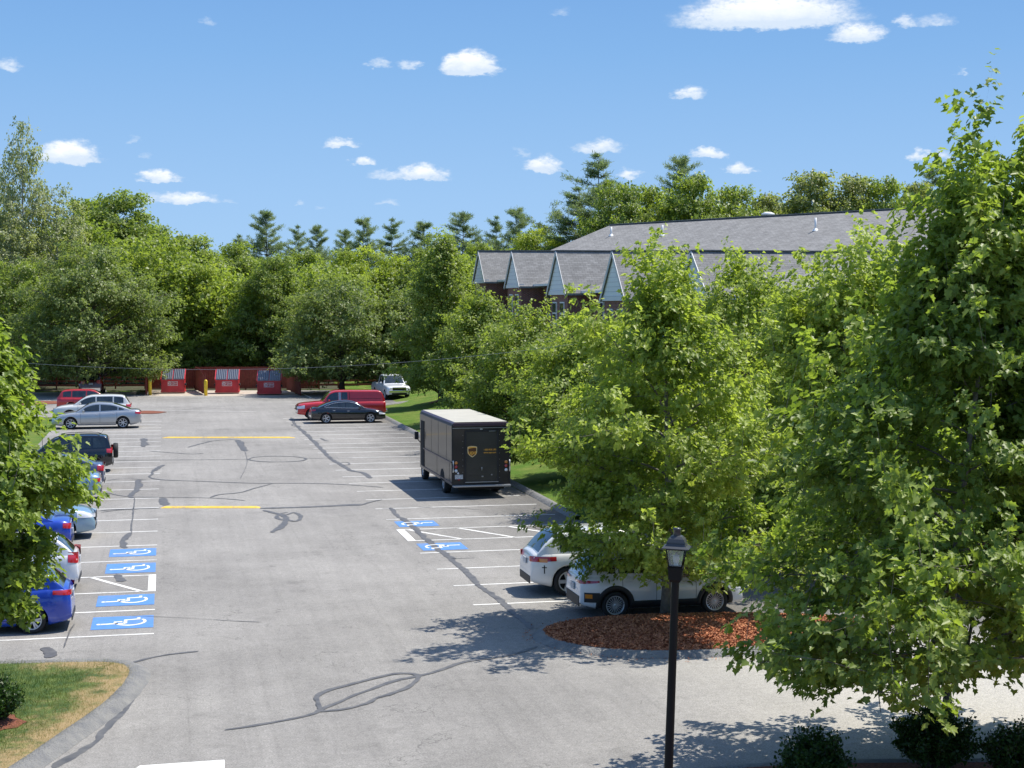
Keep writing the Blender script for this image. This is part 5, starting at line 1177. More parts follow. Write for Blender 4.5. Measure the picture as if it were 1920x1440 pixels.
BELL = pchip([(0, .66), (.12, .96), (.3, .97), (.45, .80), (.6, .50), (.72, .33), (.85, .29), (.94, .22), (1, .10)])
SPIRE = pchip([(0, .86), (.12, .96), (.34, 1.0), (.58, .90), (.75, .66), (.83, .46), (.91, .24), (1.0, .08)])
def tree_mesh(seed, h, Rr, base, limbs, nleaf, leaf, shape='oval', up=.45, mat_='leaf_mid', bark='bark', kind='quad', trunk_r=.16, lean=(0, 0), droop=.1, sub=7, pad=(.30, .14), sub_len=.42, parent=None, crown_name='crown', flat=1.0, topk=.96, shoots=0.0, s0=.28, ovar=.3):
    rg = np.random.default_rng(seed); rnd = random.Random(seed)
    tb = MB(); tp = []
    nseg = 9
    for k in range(nseg + 1):
        t = k / nseg; tp.append(Vector((lean[0] * t * t + math.sin(t * 5 + seed) * .012 * h * t, lean[1] * t * t + math.cos(t * 4 + seed) * .012 * h * t, h * topk * t)))
    rad = [trunk_r * (1.25 if k == 0 else 1) * (1 - .93 * (k / nseg) ** .9) for k in range(nseg + 1)]
    tb.tube(tp, rad, 9)
    def tpos(t):
        f = t * nseg; i = min(nseg - 1, int(f)); return tp[i] + (tp[i + 1] - tp[i]) * (f - i)
    def prof(t):    # t 0..1 within the crown
        if shape == 'cone': return (1 - t) ** .75 * .98 + .04
        if shape == 'oval': return max(.12, math.sin(math.pi * (t * .86 + .12)) ** .75)
        if shape == 'round': return max(.15, math.sqrt(max(0, 1 - (2 * t - .9) ** 2 * .75)))
        if shape == 'cone2': return max(.05, (1 - t) ** .55 * min(1, .80 + t * 1.6)) * 1.02
        if shape == 'spire': return SPIRE(t)
        if shape == 'bell': return BELL(t)
        if shape == 'egg': return max(.08, (math.sin(math.pi * min(1, t * .78 + .22)) ** .8))
        if shape == 'dome': return max(.2, math.sqrt(max(0, 1 - t ** 2.2)))
        return 1
    P = []; D = []; T = []; Wt = []
    for i in range(limbs):
        t = (i + .5) / limbs; t = t ** .92; zt = base + (1 - base) * t
        az = i * 2.39996 + rnd.uniform(-.5, .5); Lm = Rr * prof(t) * rnd.uniform(.9 - ovar * .75, 1.12)
        st = tpos(max(base * .8, zt - .05 - up * Lm / h * .55)); outz = up * (1 + .6 * t) * rnd.uniform(1 - ovar, 1 + ovar)
        if t > .93: outz *= 2.2
        ca, sa = math.cos(az), math.sin(az); pts = []
        for k in range(6):
            s = k / 5; w_ = .06 * Lm * math.sin(s * 6 + i)
            pts.append(st + Vector((ca * Lm * s - sa * w_, sa * Lm * s + ca * w_, Lm * (outz * s - droop * s * s * (1.6 - t)))))
        r0 = trunk_r * .42 * (1 - .6 * t) * min(1, Lm / Rr + .2)
        tb.tube(pts, [r0 * (1 - .85 * k / 5) for k in range(6)], 5, caps=False)
        lt = rg.normal(.5, .20)
        for j in range(sub):
            s = s0 + (1 - s0) * (j + rnd.random()) / sub; f = s * 5; q = min(4, int(f)); p = pts[q] + (pts[q + 1] - pts[q]) * (f - q)
            sgn = 1 if j % 2 else -1; a2 = az + sgn * rnd.uniform(.35, 1.15); sl = sub_len * Lm * (1.15 - .65 * s) + .12 * Rr
            if j == sub - 1: a2 = az; p = pts[4]; sl = Lm * .26
            e = p + Vector((math.cos(a2) * sl, math.sin(a2) * sl, sl * rnd.uniform(-.12, .42)))
            if sl > .3: tb.tube([p, (p + e) / 2 + Vector((0, 0, .03 * sl)), e], [r0 * .30, r0 * .2, r0 * .08], 3, caps=False)
            P.append(p); D.append(e - p); T.append(lt + rnd.gauss(0, .16)); Wt.append(sl + .25 * Rr * .3)
            if shoots and rnd.random() < shoots:      # upright leafy shoots break the outline
                sh = Rr * rnd.uniform(.12, .34) * (.6 + .8 * t); u = Vector((rnd.gauss(0, .22), rnd.gauss(0, .22), 1)).normalized() * sh; q0 = p.lerp(e, rnd.uniform(.3, 1))
                tb.tube([q0, q0 + u], [r0 * .18, r0 * .06], 3, caps=False); P.append(q0); D.append(u); T.append(lt + .15 + rnd.gauss(0, .12)); Wt.append(sh * .75)
    P = np.array(P); D = np.array(D); T = np.array(T); Wt = np.array(Wt); Wt /= Wt.sum()
    # leaves sit in sprays of seven or so at the ends of twigs
    G_ = 7; nc = nleaf // G_; nleaf = nc * G_
    pick = rg.choice(len(P), nc, p=Wt); sc = rg.random(nc) ** .75
    cpos = P[pick] + D[pick] * sc[:, None] + rg.normal(0, 1, (nc, 3)) * np.array([pad[0], pad[0], pad[1]]) * (.55 + .6 * (1 - sc))[:, None]
    cdir = rg.normal(0, .5, (nc, 3)) + D[pick] / np.maximum(.01, np.linalg.norm(D[pick], axis=1, keepdims=True)) * .8; cdir[:, 2] -= .25; cdir /= np.linalg.norm(cdir, axis=1, keepdims=True)
    rep_ = np.repeat(np.arange(nc), G_); s = sc[rep_]; along = rg.uniform(-1.0, 1.1, nleaf)[:, None]; pick = pick[rep_]
    pos = cpos[rep_] + cdir[rep_] * along * leaf * 1.15 + rg.normal(0, leaf * .42, (nleaf, 3))
    out = pos - np.array([lean[0] * .5, lean[1] * .5, 0]); out[:, 2] = 0; out /= np.maximum(.01, np.linalg.norm(out, axis=1, keepdims=True))
    cn = rg.normal(0, .42, (nc, 3))
    nrm = cn[rep_] + rg.normal(0, .38, (nleaf, 3)) + out * .35 + np.array([0, 0, .95])
    dirv = cdir[rep_] * .7 + rg.normal(0, .5, (nleaf, 3)) + out * .3 + np.array([0, 0, -.65])
    ctint = rg.normal(0, .13, nc)[rep_]
    size = leaf * rg.uniform(.65, 1.2, nleaf)
    # tint goes paler towards twig ends and higher up the tree
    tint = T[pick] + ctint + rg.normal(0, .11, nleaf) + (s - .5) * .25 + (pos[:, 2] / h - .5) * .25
    keep = pos[:, 2] > .5
    crown = leaves_mesh(crown_name, pos[keep], nrm[keep], dirv[keep], size[keep], tint[keep], mat_, kind, parent)
    trunk = tb.build('trunk', M[bark], parent, fix=False)
    return trunk, crown
def pine_mesh(seed, h, Rr, base, whorls, nleaf, parent, mat_='needle', leaf=.30, ragged=.35):
    rg = np.random.default_rng(seed); rnd = random.Random(seed); tb = MB()
    tb.tube([(math.sin(k + seed) * .08, math.cos(k * 1.3) * .08, h * k / 8) for k in range(9)], [.20 * (1 - .93 * k / 8) for k in range(9)], 7)
    P = []; D = []; T = []; W_ = []
    for i in range(int(whorls * 3.2)):
        t = ((i + .5) / (whorls * 3.2)) ** .9; z = h * (base + (1 - base) * t) + rnd.uniform(-.6, .5)
        if rnd.random() < .12 and t < .6: continue
        a = i * 2.39996 + rnd.uniform(-.9, .9); side = 1 + ragged * .35 * math.sin(a * 1 + seed) * math.sin(z * .9 + seed)
        L_ = Rr * ((1 - t) ** .9 * .97 + .02) * rnd.uniform(1 - ragged * 1.5, 1 + ragged) * side; s0 = Vector((0, 0, z)); rise = rnd.uniform(.0, .35) + .28 * t
        e = s0 + Vector((math.cos(a) * L_, math.sin(a) * L_, L_ * rise)); bow = L_ * .14
        pts = [s0 + (e - s0) * f - Vector((0, 0, bow * 4 * f * (1 - f) * .5)) for f in (0, .35, .7, 1)]
        tb.tube(pts, [.045, .035, .022, .01], 4, caps=False); tt = rnd.gauss(.5, .24)
        for j in range(6):
            f = .22 + .78 * j / 5; q = min(2, int(f * 3)); p = pts[q].lerp(pts[q + 1], f * 3 - q); a2 = a + rnd.uniform(-1.2, 1.2); l2 = L_ * .30 * (1.25 - f) + .30
            P.append(p); D.append(Vector((math.cos(a2) * l2, math.sin(a2) * l2, l2 * rnd.uniform(.05, .55)))); T.append(tt + rnd.gauss(0, .12)); W_.append(l2)
    for k in range(4): P.append(Vector((0, 0, h * (.93 + .02 * k)))); D.append(Vector((0, 0, .5))); T.append(.6); W_.append(.4)
    P = np.array(P); D = np.array(D); T = np.array(T); W_ = np.array(W_); n = nleaf; pick = rg.choice(len(P), n, p=W_ / W_.sum()); s = rg.random(n)
    pos = P[pick] + D[pick] * s[:, None] + rg.normal(0, 1, (n, 3)) * np.array([.17, .17, .10])
    dirv = rg.normal(0, .6, (n, 3)) + D[pick] / np.linalg.norm(D[pick], axis=1, keepdims=True) * .8 + np.array([0, 0, .35])
    nrm = rg.normal(0, 1, (n, 3)) + np.array([0, 0, .6])
    cr = leaves_mesh('crown', pos, nrm, dirv, leaf * rg.uniform(.6, 1.2, n), T[pick] + rg.normal(0, .2, n), mat_, 'needle', parent, bend=0)
    tr = tb.build('trunk', M['bark'], parent, fix=False); return tr, cr

def tree_root(name, px, Z, label, group=None, rz=0, cat='tree', dz=0):
    d = ray(px, 570, Z); g = terr(d.x, d.y) + .02 if not (d.x < KX and d.y < 130) else 0
    return empty(name, (d.x, d.y, max(0, g) + dz), rz, label, cat, group), max(0, g)
def height_for(top_y, Z, g=0): return CAM_Z + (570 - top_y) * Z / F - g

# ---- near trees, each grown on its own
def near_tree(name, px, Z, top_y, Rpx, label, cat='tree', **k):
    root, g = tree_root(name, px, Z, label, cat=cat); h = height_for(top_y, Z, g); k.setdefault('seed', int(px))
    tree_mesh(h=h, Rr=Rpx * Z / F, parent=root, **k); return root
NT = dict(s0=.12, ovar=.55, shoots=.6, kind='maple', bark='grey_bark', sub_len=.36)
near_tree('maple_tree', 1787, 25.0, 322, 548, 'big dark-leaved maple at the right with its grey trunk rising between two bushes', seed=11, base=.20, limbs=44, nleaf=56000, leaf=.128, shape='bell', up=.42, droop=.26, mat_='leaf_maple_near', trunk_r=.105, lean=(1.05, .3), sub=11, pad=(.20, .12), **NT)
near_tree('maple_tree', 1985, 26.5, 150, 235, 'tall maple cut by the right edge of the photo, its top above the roof line', seed=12, base=.14, limbs=42, nleaf=30000, leaf=.128, shape='oval', up=.5, droop=.1, mat_='leaf_maple', trunk_r=.14, sub=10, pad=(.20, .12), **NT)
near_tree('maple_tree', 1252, 36.9, 528, 284, 'light green maple growing out of the mulch island behind the street lamp', seed=13, base=.16, limbs=36, nleaf=43000, leaf=.12, shape='spire', up=.55, droop=.22, mat_='leaf_maple', trunk_r=.13, sub=11, pad=(.19, .13), **NT)
near_tree('maple_tree', 1590, 44.0, 520, 300, 'bushy light green maple between the island maple and the big dark one', seed=14, base=.1, limbs=40, nleaf=58000, leaf=.135, shape='cone2', up=.55, droop=.12, mat_='leaf_maple', trunk_r=.15, sub=11, pad=(.25, .17), **NT)
near_tree('maple_tree', 1395, 50.0, 482, 165, 'slender maple whose top shows between two nearer maples under the grey roof', seed=15, base=.12, limbs=34, nleaf=30000, leaf=.13, shape='spire', up=.6, mat_='leaf_maple', trunk_r=.14, sub=9, pad=(.25, .18), shoots=.6, ovar=.55)
near_tree('maple_tree', -88, 28.0, 572, 208, 'leafy maple at the left edge hiding the parked cars', seed=16, base=.34, limbs=40, nleaf=42000, leaf=.128, shape='egg', up=.36, droop=.22, mat_='leaf_maple_near', trunk_r=.14, sub=11, pad=(.20, .12), **NT)
# ---- lawn trees on the right of the lot
near_tree('shade_tree', 985, 80.0, 606, 124, 'rounded tree in a mulch ring on the lawn just right of the brown van', seed=21, base=.10, shoots=.4, ovar=.4, limbs=44, nleaf=34000, leaf=.155, shape='oval', up=.5, mat_='leaf_mid', trunk_r=.14, pad=(.34, .2))
near_tree('shade_tree', 905, 97.0, 552, 88, 'mid green tree on the lawn behind the roof of the brown van', seed=22, base=.06, shoots=.4, ovar=.4, limbs=44, nleaf=30000, leaf=.165, shape='egg', up=.5, mat_='leaf_mid', trunk_r=.14, pad=(.36, .22))
near_tree('shade_tree', 826, 112.0, 440, 88, 'tall pointed tree on the lawn beyond the van, beside the first white gable', seed=23, base=.07, shoots=.4, ovar=.4, limbs=56, nleaf=42000, leaf=.175, shape='cone2', up=.55, mat_='leaf_mid', trunk_r=.18, pad=(.42, .28))
near_tree('shade_tree', 1085, 66.0, 628, 140, 'yellow green tree on the lawn behind the left side of the island maple', seed=24, base=.12, shoots=.4, ovar=.4, limbs=44, nleaf=32000, leaf=.15, shape='egg', up=.5, mat_='leaf_maple', trunk_r=.14, pad=(.34, .2))
near_tree('shade_tree', 1180, 56.0, 606, 120, 'leafy lawn tree right behind the trunk of the island maple', seed=25, base=.12, shoots=.4, ovar=.4, limbs=40, nleaf=28000, leaf=.14, shape='egg', up=.5, mat_='leaf_maple', trunk_r=.14, pad=(.32, .18))
near_tree('shade_tree', 1485, 54.0, 520, 140, 'low leafy tree filling the gap behind the two light green maples', seed=26, base=.16, limbs=38, nleaf=30000, leaf=.14, shape='cone2', up=.45, mat_='leaf_maple', trunk_r=.14, pad=(.34, .18))
near_tree('shade_tree', 1700, 47.0, 490, 160, 'shadowy tree behind the big dark maple at the right', seed=27, base=.2, limbs=38, nleaf=28000, leaf=.15, shape='egg', up=.45, mat_='leaf_mid', trunk_r=.14, pad=(.34, .2))
# ---- far edge of the lot
near_tree('linden_tree', 176, 130.5, 478, 148, 'broad dark green tree spreading over the maroon SUV', seed=31, base=.15, limbs=70, nleaf=62000, leaf=.22, shape='dome', up=.42, droop=.2, mat_='leaf_linden', trunk_r=.30, pad=(.55, .35), sub=9)
near_tree('linden_tree', 640, 131.0, 535, 122, 'dark rounded tree behind the red pickup', seed=32, base=.16, limbs=60, nleaf=46000, leaf=.21, shape='dome', up=.42, droop=.18, mat_='leaf_linden', trunk_r=.26, pad=(.5, .32), sub=8)
near_tree('linden_tree', 772, 133.0, 545, 92, 'dark tree leaning over the white pickup', seed=33, base=.2, limbs=50, nleaf=30000, leaf=.21, shape='oval', up=.42, mat_='leaf_linden', trunk_r=.24, pad=(.5, .32), sub=8)
near_tree('linden_tree', 30, 138.0, 500, 110, 'dark tree left of the broad one at the far left corner', seed=34, base=.12, limbs=56, nleaf=34000, leaf=.22, shape='dome', up=.42, mat_='leaf_deep', trunk_r=.26, pad=(.55, .35), sub=8)

# ---- the wood beyond: a few prototypes, copied with their parts
protos = {}
def proto(kind):
    if kind in protos: return protos[kind]
    root = empty('tree_source')
    kw = dict(parent=root, kind='quad', h=20.0, pad=(.62, .42), sub=8)
    if kind == 'broad': tree_mesh(seed=41, Rr=6.6, base=.16, limbs=74, nleaf=42000, leaf=.33, shape='dome', up=.42, mat_='leaf_deep', trunk_r=.3, **kw)
    if kind == 'mid': tree_mesh(seed=42, Rr=6.0, base=.14, limbs=70, nleaf=38000, leaf=.33, shape='oval', up=.5, mat_='leaf_mid', trunk_r=.28, **kw)
    if kind == 'bright': tree_mesh(seed=43, Rr=6.2, base=.14, limbs=64, nleaf=34000, leaf=.32, shape='dome', up=.45, mat_='leaf_bright', trunk_r=.26, **kw)
    if kind == 'olive': tree_mesh(seed=44, Rr=5.4, base=.1, limbs=64, nleaf=30000, leaf=.30, shape='egg', up=.55, mat_='leaf_olive', trunk_r=.26, **kw)
    if kind == 'pale': tree_mesh(seed=45, Rr=4.4, base=.2, limbs=58, nleaf=15000, leaf=.24, shape='egg', up=.75, mat_='leaf_pale', bark='birch_bark', trunk_r=.22, parent=root, kind='quad', h=20.0, pad=(.5, .4), sub=6)
    if kind == 'pine': pine_mesh(46, 20.0, 8.0, .25, 27, 34000, root)
    if kind == 'pine2': pine_mesh(47, 20.0, 8.2, .3, 19, 25000, root, ragged=.5)
    protos[kind] = [root, False]; return protos[kind]
def wood(name, kind, px, Z, top_y, label, rz=0, wide=1.0, group='trees of the wood beyond the lot', cat='tree'):
    pr = proto(kind); root = pr[0] if not pr[1] else copy_tree(pr[0]); pr[1] = True
    root.name = name; d = ray(px, 570, Z); h = CAM_Z + (570 - top_y) * Z / F; s = h / 20.0
    root.location = (d.x, d.y, 0); root.scale = (s * wide, s * wide, s); root.rotation_euler = (0, 0, rz); tag(root, label, cat, group); return root
W_ = [
 ('birch_tree', 'pale', 48, 146, 218, 'tall thin pale birch standing above everything at the far left', .3, .62),
 ('birch_tree', 'pale', -30, 150, 255, 'pale birch cut off by the left edge of the photo', 1.3, .8),
 ('birch_tree', 'pale', 105, 148, 340, 'shorter pale olive tree just right of the tallest birch', 2.1, .95),
 ('birch_tree', 'pale', 20, 143, 390, 'low pale olive tree at the foot of the tallest birch', 4.1, 1.2),
 ('oak_tree', 'broad', 215, 168, 362, 'deep green round-topped tree right of the birches', .4, 1.0),
 ('oak_tree', 'mid', 160, 172, 372, 'fresh green tree touching the right side of the pale birches', 1.0, .8),
 ('oak_tree', 'broad', 290, 165, 420, 'deep green tree stepping down to the right of the round-topped one', 2.2, 1.0),
 ('oak_tree', 'mid', 360, 160, 440, 'mid green tree above the left bollard on the skyline', .9, 1.05),
 ('oak_tree', 'bright', 380, 150, 500, 'yellowish green tree above the gap between the leftmost and middle bins', 1.6, 1.0),
 ('oak_tree', 'mid', 440, 165, 455, 'mid green tree under the leftmost skyline pine', 5.1, 1.0),
 ('oak_tree', 'broad', 508, 147, 480, 'dome-crowned dark tree directly above the middle and right bins', .2, .95),
 ('oak_tree', 'mid', 575, 160, 470, 'mid green tree right of the dome-crowned dark one', 3.3, 1.0),
 ('oak_tree', 'bright', 655, 158, 468, 'yellow green tree above the dark rounded tree', .5, 1.0),
 ('oak_tree', 'bright', 735, 160, 478, 'bright yellow green tree left of the tall pointed tree', 3.6, 1.0),
 ('oak_tree', 'mid', 800, 158, 465, 'fresh green tree behind the tall pointed tree', 1.9, .9),
 ('oak_tree', 'mid', 900, 172, 455, 'fresh green tree behind the first white gable', 2.9, .9),
 ('oak_tree', 'bright', 985, 168, 436, 'light green tree over the second and third gables', 1.1, .9),
 ('oak_tree', 'bright', 1045, 172, 440, 'light green tree at the left end of the long grey roof', 4.4, .8),
 ('pine_tree', 'pine', 500, 215, 399, 'full pointed pine, tallest of the pines above the middle and right bins', 0, 1.0),
 ('pine_tree', 'pine2', 452, 222, 446, 'small ragged pine left of the full pointed one', 1, 1.0),
 ('pine_tree', 'pine2', 560, 225, 429, 'ragged pine right of the full pointed one', 2, .9),
 ('pine_tree', 'pine', 595, 222, 426, 'slim pine beside the low dip in the tree line', 3, .8),
 ('pine_tree', 'pine', 648, 226, 434, 'short pine at the right side of the dip in the tree line', 2.1, .8),
 ('pine_tree', 'pine', 682, 212, 412, 'twin-topped pine left of the tree line centre', 4, .9),
 ('pine_tree', 'pine2', 735, 218, 416, 'ragged pine with a sharp tip over the yellow green trees', 5, 1.0),
 ('pine_tree', 'pine', 795, 215, 419, 'bushy pine directly above the tall pointed tree', .7, 1.0),
 ('pine_tree', 'pine', 868, 200, 402, 'broad full pine left of the first white gable', 1.7, 1.05),
 ('pine_tree', 'pine2', 930, 205, 412, 'thin pine above the second gable', 2.7, .9),
 ('pine_tree', 'pine', 968, 200, 394, 'tall blue green pine above the third gable', 3.7, .9),
 ('pine_tree', 'pine2', 1010, 210, 424, 'low pine between the tall blue green one and the grey roof', 4.7, 1.0),
 ('pine_tree', 'pine2', 1122, 172, 298, 'tall sparse pine rising over the left end of the grey roof', .2, 1.15),
 ('pine_tree', 'pine2', 1085, 168, 360, 'leaning ragged pine at the left end of the grey roof', 1.4, 1.3),
 ('pine_tree', 'pine', 1275, 185, 300, 'dark pine tip standing over the middle of the grey roof', 2.4, .9),
 ('pine_tree', 'pine2', 1745, 180, 315, 'dark pine above the right end of the grey roof', 3.4, .9),
 ('oak_tree', 'broad', 1165, 160, 345, 'dark green tree at the left behind the grey roof', 1.2, .75),
 ('oak_tree', 'mid', 1225, 163, 350, 'leafy green tree under the dark pine tip', 2.2, .75),
 ('oak_tree', 'mid', 1300, 160, 328, 'full green tree behind the second vent pipe', 3.2, .8),
 ('oak_tree', 'mid', 1375, 162, 350, 'broad-leaved green tree behind the middle of the roof ridge', 4.2, .8),
 ('oak_tree', 'olive', 1440, 166, 352, 'olive green tree behind the roof between the mid vent and the third pipe', 5.2, .9),
 ('oak_tree', 'olive', 1520, 160, 308, 'tall olive green tree behind the third vent pipe', .1, .95),
 ('oak_tree', 'olive', 1595, 160, 315, 'round olive green tree right of the third vent pipe', 1.1, .9),
 ('oak_tree', 'mid', 1660, 158, 335, 'green tree behind the right end of the roof ridge', 2.8, .75),
 ('oak_tree', 'olive', 1720, 165, 330, 'olive tree half hidden behind the tall maples at the right', 3.8, .8),
 ('oak_tree', 'mid', 1800, 165, 330, 'green tree seen through the tall maple at the right', 3.1, .8),
]
for w in W_: wood(*w[:6], rz=w[6], wide=w[7])
# low growth along the fence
sh_labels = [('shrub', 'mid', 440, 148, 610, 'low feathery sumac thicket above the middle bin', 1.0, 1.1), ('shrub', 'olive', 385, 148, 628, 'low bush above the board divider', 2.0, 1.1), ('shrub', 'mid', 500, 149, 618, 'low green bush above the right bin', 3.0, 1.1),
 ('shrub', 'broad', 555, 149, 600, 'dark bush at the right end of the bin enclosure', 4.0, .9), ('shrub', 'mid', 345, 147, 640, 'low bush above the leftmost bin', 5.0, 1.2), ('shrub', 'broad', 705, 147, 600, 'dark bush between the two dark trees at the far right corner', .8, 1.0), ('shrub', 'bright', 418, 151, 560, 'yellow green sapling above the low sumac', .4, .8)]
sh_labels += [('shrub', 'mid', 110, 147, 655, 'dark undergrowth behind the left rail fence, left of the maroon SUV', 1.5, 1.5), ('shrub', 'broad', 235, 147, 650, 'dark undergrowth behind the left rail fence, right of the maroon SUV', 2.5, 1.4),
 ('shrub', 'mid', 615, 146, 655, 'undergrowth behind the right rail fence next to the bin enclosure', 3.5, 1.4), ('shrub', 'broad', 670, 146, 652, 'undergrowth behind the right rail fence over the red pickup', .5, 1.4), ('shrub', 'mid', 30, 147, 650, 'dark undergrowth at the far left behind the rail fence', 5.5, 1.6)]
for w in sh_labels: wood(*w[:6], rz=w[6], wide=w[7], group='undergrowth behind the bins', cat='bush')
# the rest of the wood reads as one mass
def mass():
    rg = np.random.default_rng(5); rnd = random.Random(5); P = []; T = []; S_ = []
    skyline = pchip([(-700, 330), (-100, 370), (0, 385), (150, 380), (250, 385), (340, 435), (450, 462), (620, 462), (750, 470), (900, 455), (1050, 445), (1150, 380), (1300, 360), (1500, 340), (1700, 350), (2300, 300), (2900, 300)])
    for i in range(120):
        px = -700 + 3500 * ((i * .618034) % 1); Z = rnd.uniform(150, 205) if px < 1050 else rnd.uniform(170, 205); ty = skyline(px) + rnd.uniform(4, 45); d = ray(px, 570, Z); h = CAM_Z + (570 - ty) * Z / F
        r = rnd.uniform(4.5, 6.5); tone = rnd.random()
        for k in range(60):
            u = rg.normal(0, 1, 3); u /= np.linalg.norm(u); u[2] = abs(u[2]) * 1.1 - .25; c = np.array([d.x, d.y, h * .52]) + u * np.array([r, r, h * .46]) * rnd.uniform(.8, 1.0); m_ = 130
            P.append(c + rg.normal(0, 1, (m_, 3)) * np.array([.8, .8, .5])); T.append(np.full(m_, tone) + rg.normal(0, .2, m_) + rnd.gauss(0, .15))
    P = np.concatenate(P); T = np.concatenate(T); n = len(P)
    o = leaves_mesh('far_wood', P, rg.normal(0, .6, (n, 3)) + np.array([0, 0, .8]), rg.normal(0, 1, (n, 3)) + np.array([0, 0, -.5]), rg.uniform(.25, .45, n), T, 'leaf_mid')
    tag(o, 'unbroken mass of mixed green woodland filling the gaps behind the nearer trees', 'woodland', kind='stuff')
mass()

# ---- bushes at the bottom right, evergreen at the left
def bush(name, px, Z, w, h, n, leaf, label, seed, mat_='leaf_bush', z=.1):
    n = int(n * 1.25); leaf *= .8
    d = ray(px, 570, Z); root = empty(name, (d.x, d.y, z), 0, label, 'bush'); rg = np.random.default_rng(seed); rnd = random.Random(seed); tb = MB(); P = []; D = []
    for k in range(150):
        a = rnd.uniform(0, math.tau); f = math.sqrt(rnd.random()); q_ = rnd.choice((rnd.uniform(.72, 1.0), rnd.uniform(.95, 1.28))); top_ = Vector((math.cos(a) * w / 2 * f * q_, math.sin(a) * w / 2 * f * q_, h * (1 - .5 * f * f) * q_)); bs = Vector((top_.x * .25, top_.y * .25, 0))
        tb.tube([bs, bs.lerp(top_, .5) + Vector((0, 0, .05)), top_], [.012, .008, .003], 4, caps=False); P.append(bs.lerp(top_, .35)); D.append(top_ - bs.lerp(top_, .35))
    P = np.array(P); D = np.array(D); pick = rg.integers(0, len(P), n); s = rg.random(n) ** .7; pos = P[pick] + D[pick] * s[:, None] + rg.normal(0, .045, (n, 3))
    dv = rg.normal(0, .8, (n, 3)) + D[pick] / np.linalg.norm(D[pick], axis=1, keepdims=True)
    leaves_mesh('foliage', pos, rg.normal(0, 1, (n, 3)) + np.array([0, 0, .5]), dv, leaf * rg.uniform(.6, 1.2, n), rg.normal(.5, .3, n), mat_, 'quad', root); tb.build('stems', M['bark'], root, fix=False)
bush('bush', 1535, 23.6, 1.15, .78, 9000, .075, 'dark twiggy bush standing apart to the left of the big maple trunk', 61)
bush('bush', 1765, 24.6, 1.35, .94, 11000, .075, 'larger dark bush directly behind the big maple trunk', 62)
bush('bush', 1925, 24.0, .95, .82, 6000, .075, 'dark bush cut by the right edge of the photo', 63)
bush('evergreen_shrub', -30, 27.4, .95, .82, 9000, .07, 'rounded evergreen in a ring of red mulch on the left lawn', 64, 'leaf_bush')
bed(-22, 1368, .62, .62, .11)

# ---- grass on the near left lawn, chips on the mulch island: nobody could count them
def inside(poly, x, y):
    c = np.zeros(len(x), bool); n = len(poly); j = n - 1
    for i in range(n):
        xi, yi = poly[i][0], poly[i][1]; xj, yj = poly[j][0], poly[j][1]
        k = ((yi > y) != (yj > y)) & (x < (xj - xi) * (y - yi) / (yj - yi + 1e-12) + xi); c ^= k; j = i
    return c
def scatter(poly, n, seed):
    rg = np.random.default_rng(seed); xs = [p[0] for p in poly]; ys = [p[1] for p in poly]; x = rg.uniform(min(xs), max(xs), n); y = rg.uniform(min(ys), max(ys), n); k = inside(poly, x, y); return x[k], y[k], rg
vis = [(p.x, p.y) for p in lawnL]
x, y, rg = scatter(vis, 700000, 71); k = (x > -9.5) & (y > 21); x, y = x[k], y[k]; n = len(x)
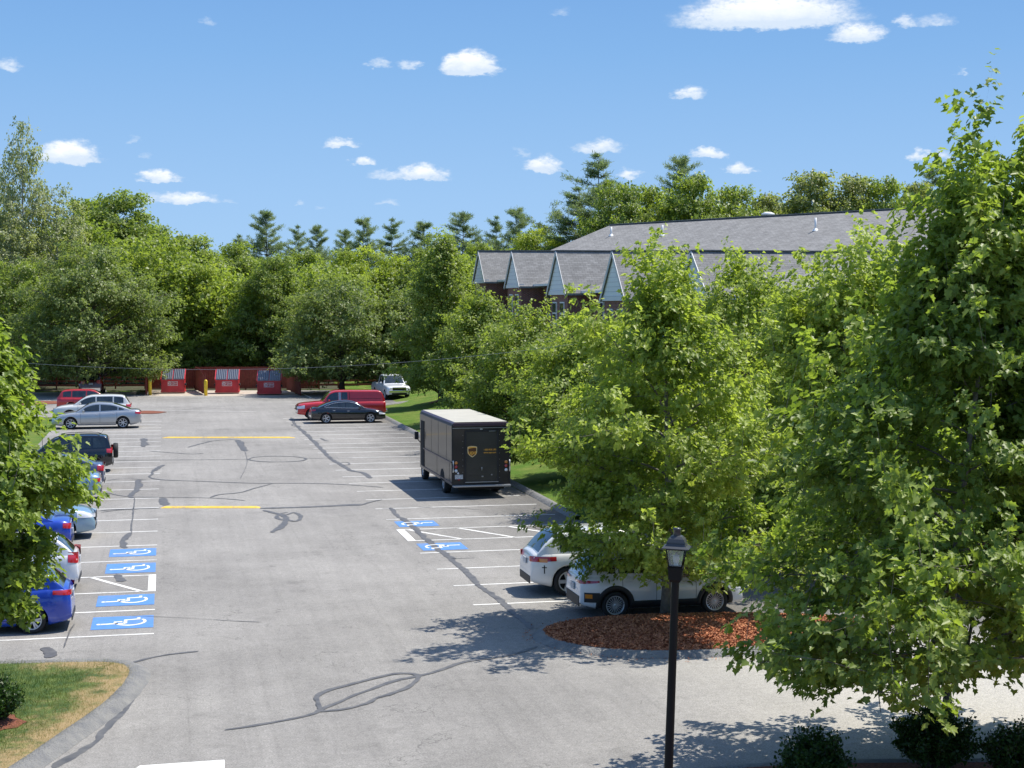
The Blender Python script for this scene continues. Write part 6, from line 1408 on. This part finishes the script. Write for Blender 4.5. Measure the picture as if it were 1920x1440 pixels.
# dry, worn turf along the kerb
ek = [Vector(p[:2]) for p in LAWN_L[2:10]]; dist = np.full(n, 9.0)
for a, c in zip(ek[:-1], ek[1:]):
    d = c - a; t = np.clip(((x - a.x) * d.x + (y - a.y) * d.y) / d.length_squared, 0, 1); dist = np.minimum(dist, np.hypot(x - a.x - t * d.x, y - a.y - t * d.y))
cl = np.sin(x * 2.1 + 1) * np.cos(y * 1.7) * .25 + np.sin(x * 5 + y * 3) * .12
tint = np.clip(1.15 - dist / 1.4 + cl + rg.normal(0, .22, n), 0, 1); tint = np.maximum(tint, rg.random(n) * .35)
o = leaves_mesh('grass', np.stack([x, y, np.full(n, .10)], 1), rg.normal(0, 1, (n, 3)) * np.array([1, 1, .1]), rg.normal(0, .45, (n, 3)) + np.array([0, 0, 1.0]), rg.uniform(.045, .10, n) * (1 - tint * .5), tint, 'grass_blade', 'blade', bend=.1)
tag(o, 'short patchy grass on the near left lawn, straw coloured along the kerb', 'grass', kind='stuff')
x, y, rg = scatter([(p.x, p.y) for p in isl], 90000, 72); n = len(x); c = sum(isl, Vector((0, 0))) / len(isl)
rr = np.zeros(n); ang = np.arctan2(y - c.y, x - c.x)
pa = np.array([math.atan2(p.y - c.y, p.x - c.x) for p in isl]); pr_ = np.array([(p - c).length for p in isl]); od = np.argsort(pa); rr = np.hypot(x - c.x, y - c.y) / np.interp(ang, pa[od], pr_[od], period=math.tau)
z = .10 + .22 * (1 - np.clip(rr, 0, 1) ** 2) + rg.uniform(.0, .03, n)
o = leaves_mesh('mulch', np.stack([x, y, z], 1), rg.normal(0, .6, (n, 3)) + np.array([0, 0, 1]), rg.normal(0, 1, (n, 3)) * np.array([1, 1, .3]), rg.uniform(.03, .10, n), np.clip(rg.beta(1.2, 1.6, n), 0, 1), 'chip', 'chip', bend=0)
_x, _y, _rg = scatter([(c.x + (p.x - c.x) * 1.13, c.y + (p.y - c.y) * 1.35) for p in isl], 2600, 73); _k = ~inside([(p.x, p.y) for p in isl], _x, _y); _x, _y = _x[_k], _y[_k]; _n = len(_x)
_o = leaves_mesh('mulch', np.stack([_x, _y, np.full(_n, .02) + _rg.uniform(0, .01, _n)], 1), _rg.normal(0, .3, (_n, 3)) + np.array([0, 0, 1]), _rg.normal(0, 1, (_n, 3)) * np.array([1, 1, .1]), _rg.uniform(.02, .06, _n), _rg.random(_n), 'chip', 'chip', bend=0)
tag(_o, 'loose bark chips spilled over the berm of the island', 'mulch', kind='stuff')
tag(o, 'rust red bark chips covering the island round the maple trunk', 'mulch', kind='stuff')
